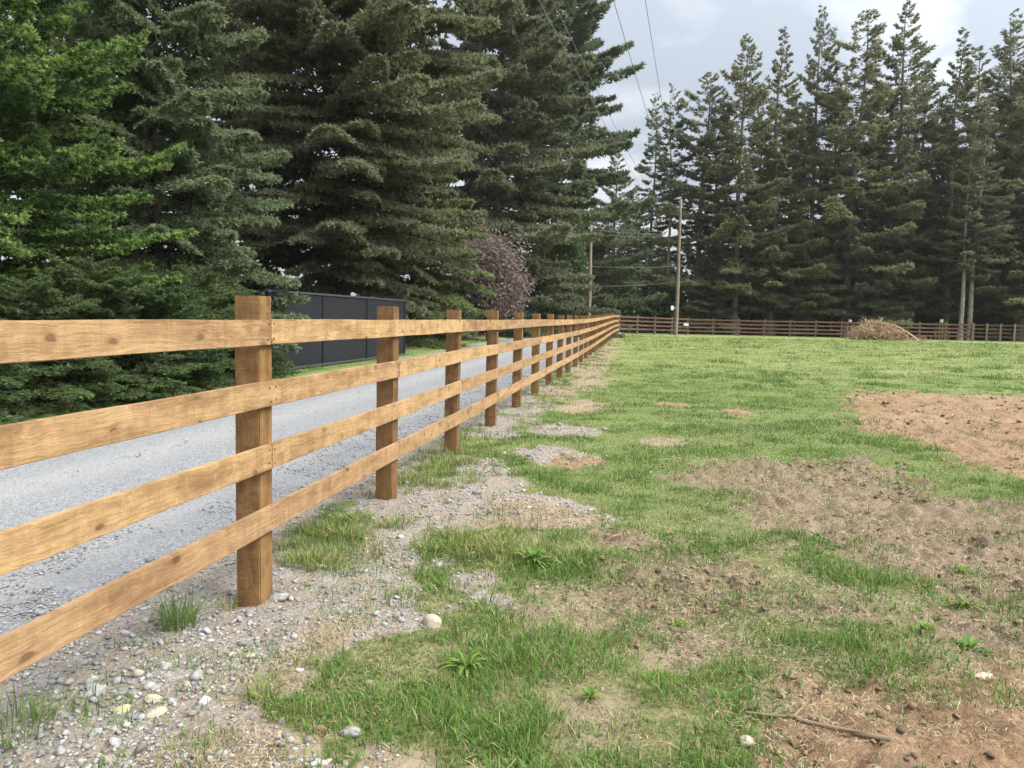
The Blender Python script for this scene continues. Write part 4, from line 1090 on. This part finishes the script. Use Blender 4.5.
for i, a in enumerate([
 (432, 629, .052, pal, 'large pale rounded boulder at the edge of the near grass patch', .8, 1.05),
 (121, 711, .030, yel, 'smooth yellowish cobble on gravel, left of a touching pair', .65, 1.3),
 (153, 700, .030, pal, 'flat pale cobble, the upper of a touching pair on gravel', .55, 1.35),
 (157, 712, .033, pal, 'flat pale cobble, the lower of a touching pair on gravel', .5, 1.5),
 (205, 704, .028, wht, 'whitish pointed cobble right of the touching pair', .8, 1.0),
 (166, 672, .026, gry, 'grey lump of rock below the lush tuft beside the post', .7, 1.1),
 (96, 692, .036, gry, 'flat grey slab of rock above the yellowish cobble', .35, 1.5),
 (198, 677, .034, gry, 'angular grey rock above the whitish pointed cobble', .8, .8),
 (320, 731, .024, brn, 'single brown stone at the bottom of the near grass patch', .8, 1.1),
 (352, 732, .040, gry, 'chunky blue grey rock among white pebbles at the grass edge', .7, 1.2),
 (282, 719, .020, (.17, .16, .16), 'dark grey stone lying left of the brown stone', .7, 1.2),
 (475, 561, .032, wht, 'white rock lying in the dark green grass', .7, 1.2),
 (370, 681, .022, pal, 'pale stone half sunk in the near grass', .6, 1.2),
 (746, 742, .030, pal, 'pale crumbly stone near the left end of the dead stick', .7, 1.2),
 (983, 690, .030, (.42, .33, .26), 'flat pinkish stone on reddish soil below the large leafy weed', .4, 1.6),
 (278, 603, .06, gry, 'light grey rock wedged against the nearest fence post', .4, 1.2),
 (250, 657, .022, pal, 'small pale stone on gravel above the small tuft', .6, 1.2),
 (300, 668, .020, wht, 'small white stone on gravel beside the near grass patch', .6, 1.1),
]): stone(*a, seed=i)

# dead stick
a, b = gpt(745, 716), gpt(888, 751); s = np.linspace(0, 1, 12)
P = np.stack([a.x+(b.x-a.x)*s, a.y+(b.y-a.y)*s+.015*np.sin(s*5), np.zeros(12)], 1); P[:, 2] = ground_z(P[:, 0], P[:, 1]) ; P[:, 2] = np.maximum(P[:, 2], np.interp(s, [0, 1], [P[0, 2], P[-1, 2]]))+.012
pp = [(P-P[0], np.linspace(.006, .014, 12))]
for i, sg in ((4, 1), (7, -1)):
    t_ = np.linspace(0, 1, 4)[:, None]; pp.append((P[i]-P[0] + t_*np.array([[.10, .09*sg, .03]]), np.array([.007, .006, .004, .002])))
V, Fq = tube_arrays(pp, 8)
o = link('dead_stick', np_mesh('dead_stick', V, Fq, smooth=True), loc=P[0], mats=M_stick); tag(o, 'long thin dead stick lying on the reddish soil', 'stick')

# ------------------------------------------------------------------ broad leaved weeds
def weed(px, py, nl, ll, label, c0=(.09, .17, .03), c1=(.19, .29, .06), seed=0, up=1.0):
    ll *= .85; nl = int(nl*1.5)
    p = gpt(px, py); q = np.random.default_rng(seed+900); Vs = []; Fs = []; Cs = []; off = 0
    for i in range(nl):
        a = q.uniform(0, 6.283); l = ll*q.uniform(.55, 1.1); e = q.uniform(.35, 1.35)*up; w = l*q.uniform(.045, .085)
        s = np.linspace(0, 1, 6); rr = l*(s*math.cos(e)+.18*s*s); zz = l*(s*math.sin(e)-.45*s*s*s)
        wd = w*np.sin(np.pi*(s*.85+.12))**.8
        C = np.stack([math.cos(a)*rr, math.sin(a)*rr, zz+.005], 1); S = np.array([-math.sin(a), math.cos(a), 0])
        L_ = C - S*wd[:, None] + [0, 0, .2]*wd[:, None]; R2 = C + S*wd[:, None] + [0, 0, .2]*wd[:, None]
        Vs.append(np.concatenate([L_, C, R2]))
        for j in range(5):
            Fs += [[off+j, off+6+j, off+7+j, off+1+j], [off+6+j, off+12+j, off+13+j, off+7+j]]
        f = q.uniform(0, 1); cl_ = np.array(c0)*(1-f)+np.array(c1)*f
        if q.uniform() < .12: cl_ = np.array((.28, .24, .08))
        Cs.append(np.tile(cl_, (18, 1))); off += 18
    V = np.concatenate(Vs); x0 = q.normal(0, .01, 3)
    o = link('leafy_weed', np_mesh('leafy_weed', V, np.array(Fs), np.concatenate(Cs), smooth=True), mats=M_leaf)
    o.location = (p.x, p.y, gz(p.x, p.y)); tag(o, label, 'weed', 'broad leaved weeds')
for i, a in enumerate([
 (533, 570, 34, .24, 'bright leafy weed in the dark grass below the gravel mound'),
 (466, 668, 30, .17, 'bright leafy weed in the middle of the near grass patch'),
 (968, 660, 34, .19, 'large leafy weed on bare soil near the right edge'),
 (922, 640, 16, .12, 'small leafy weed left of the large one near the right edge'),
 (966, 612, 14, .16, 'sparse leafy weed above the large one near the right edge'),
 (962, 575, 10, .13, 'yellow green weed at the right end of the grass strip'),
 (905, 645, 12, .08, 'tiny yellow green weed lying left of the small leafy weed'),
 (1018, 590, 10, .12, 'yellow green weed at the right edge on the clods'),
 (590, 700, 20, .11, 'low dull green weed at the lower right of the near grass patch'),
 (815, 520, 10, .12, 'yellow tipped weed standing alone on the clods'),
 (355, 764, 9, .08, 'tiny bright weed on the bare soil at the bottom'),
 (676, 630, 14, .12, 'bright weed at the edge of the clods'),
]): weed(*a, seed=i)

# ------------------------------------------------------------------ thin haze, added to lift the dark tones far off
bm = bmesh.new(); bm_box(bm, -1600, 1600, -200, 1600, -1.3, 52)
hm = bpy.data.materials.new('tone_lift_haze'); hm.use_nodes = True; hn = hm.node_tree; hn.nodes.clear()
ho = hn.nodes.new('ShaderNodeOutputMaterial'); hv = hn.nodes.new('ShaderNodeVolumePrincipled')
hv.inputs['Density'].default_value = .00018; hv.inputs['Color'].default_value = (.9, .92, .94, 1); hv.inputs['Anisotropy'].default_value = .2
hn.links.new(hv.outputs[0], ho.inputs['Volume'])
tag(link('haze', bm_mesh('haze', bm), mats=hm), 'thin added haze lifting the dark tones of the far trees', 'haze', kind='stuff')

# ------------------------------------------------------------------ sky and sun
SUN_EL, SUN_AZ = R_(44), R_(110)           # azimuth from +Y towards +X
w = bpy.data.worlds.new('World'); scene.world = w; w.use_nodes = True
nt = w.node_tree; nt.nodes.clear()
def N(t, **kw):
    n = nt.nodes.new('ShaderNode'+t)
    for k, v in kw.items(): setattr(n, k, v)
    return n
out = N('OutputWorld'); sky = N('TexSky'); sky.sky_type = 'NISHITA'; sky.sun_disc = False; sky.sun_elevation = SUN_EL; sky.sun_rotation = SUN_AZ
bg1 = N('Background'); bg1.inputs[1].default_value = .10; nt.links.new(sky.outputs[0], bg1.inputs[0])
tc = N('TexCoord'); sep = N('SeparateXYZ'); nt.links.new(tc.outputs['Generated'], sep.inputs[0])
def M(op, a, b=0.0, clamp=False):
    n = N('Math', operation=op); n.use_clamp = clamp
    for i, v in enumerate((a, b)):
        if isinstance(v, bpy.types.NodeSocket): nt.links.new(v, n.inputs[i])
        else: n.inputs[i].default_value = v
    return n.outputs[0]
up = M('MAXIMUM', sep.outputs[2], 0.0)
den = M('ADD', up, .22)
cx = M('DIVIDE', sep.outputs[0], den); cy = M('DIVIDE', sep.outputs[1], den)
cmb = N('CombineXYZ'); nt.links.new(cx, cmb.inputs[0]); nt.links.new(cy, cmb.inputs[1]); cmb.inputs[2].default_value = 3.7
def noise(scale, detail, rough, off=0):
    n = N('TexNoise'); mp = N('Mapping'); mp.inputs['Location'].default_value = (off, off*.7, 0); nt.links.new(cmb.outputs[0], mp.inputs[0]); nt.links.new(mp.outputs[0], n.inputs['Vector'])
    n.inputs['Scale'].default_value = scale; n.inputs['Detail'].default_value = detail; n.inputs['Roughness'].default_value = rough; return n.outputs[0]
n1 = noise(.95, 6, .55, 12.3); n2 = noise(2.6, 5, .5, 8.1)
mr = N('MapRange'); nt.links.new(M('ADD', M('MULTIPLY', n1, .7), M('MULTIPLY', n2, .3)), mr.inputs[0]); mr.inputs[1].default_value = .42; mr.inputs[2].default_value = .56
mixc = N('Mix'); mixc.data_type = 'RGBA'; nt.links.new(mr.outputs[0], mixc.inputs[0]); mixc.inputs[6].default_value = (.52, .565, .635, 1); mixc.inputs[7].default_value = (1.08, 1.09, 1.10, 1)
sdv = (math.sin(SUN_AZ)*math.cos(SUN_EL), math.cos(SUN_AZ)*math.cos(SUN_EL), math.sin(SUN_EL))
dt = N('VectorMath', operation='DOT_PRODUCT'); nt.links.new(tc.outputs['Generated'], dt.inputs[0]); dt.inputs[1].default_value = sdv
glow = M('MULTIPLY', M('POWER', M('MAXIMUM', dt.outputs['Value'], 0.0), 2.5), 2.6)
grad = M('ADD', M('ADD', .50, glow), M('MULTIPLY', up, 1.3))
bg2 = N('Background'); nt.links.new(mixc.outputs[2], bg2.inputs[0]); nt.links.new(M('MULTIPLY', grad, .50), bg2.inputs[1])
mxs = N('MixShader'); mxs.inputs[0].default_value = .9; nt.links.new(bg1.outputs[0], mxs.inputs[1]); nt.links.new(bg2.outputs[0], mxs.inputs[2]); nt.links.new(mxs.outputs[0], out.inputs[0])
sl = bpy.data.lights.new('sun', 'SUN'); sl.energy = 1.5; sl.angle = R_(14); sl.color = (1, .93, .83)
so = bpy.data.objects.new('sun', sl); COL.objects.link(so)
sd = Vector((math.sin(SUN_AZ)*math.cos(SUN_EL), math.cos(SUN_AZ)*math.cos(SUN_EL), math.sin(SUN_EL)))
so.rotation_euler = sd.to_track_quat('Z', 'Y').to_euler(); so.location = (20, 0, 40)

vs_ = scene.view_settings; vs_.view_transform = 'Standard'; vs_.look = 'None'; vs_.gamma = 1; vs_.exposure = 1.42; vs_.use_curve_mapping = False
scene.render.engine = 'CYCLES'
cy_ = scene.cycles; cy_.max_bounces = 5; cy_.diffuse_bounces = 3; cy_.glossy_bounces = 2; cy_.transmission_bounces = 3; cy_.transparent_max_bounces = 6; cy_.volume_bounces = 0
cy_.use_denoising = True; cy_.caustics_reflective = False; cy_.caustics_refractive = False
try: cy_.denoiser = 'OPENIMAGEDENOISE'
except Exception: pass
scene.render.use_persistent_data = False
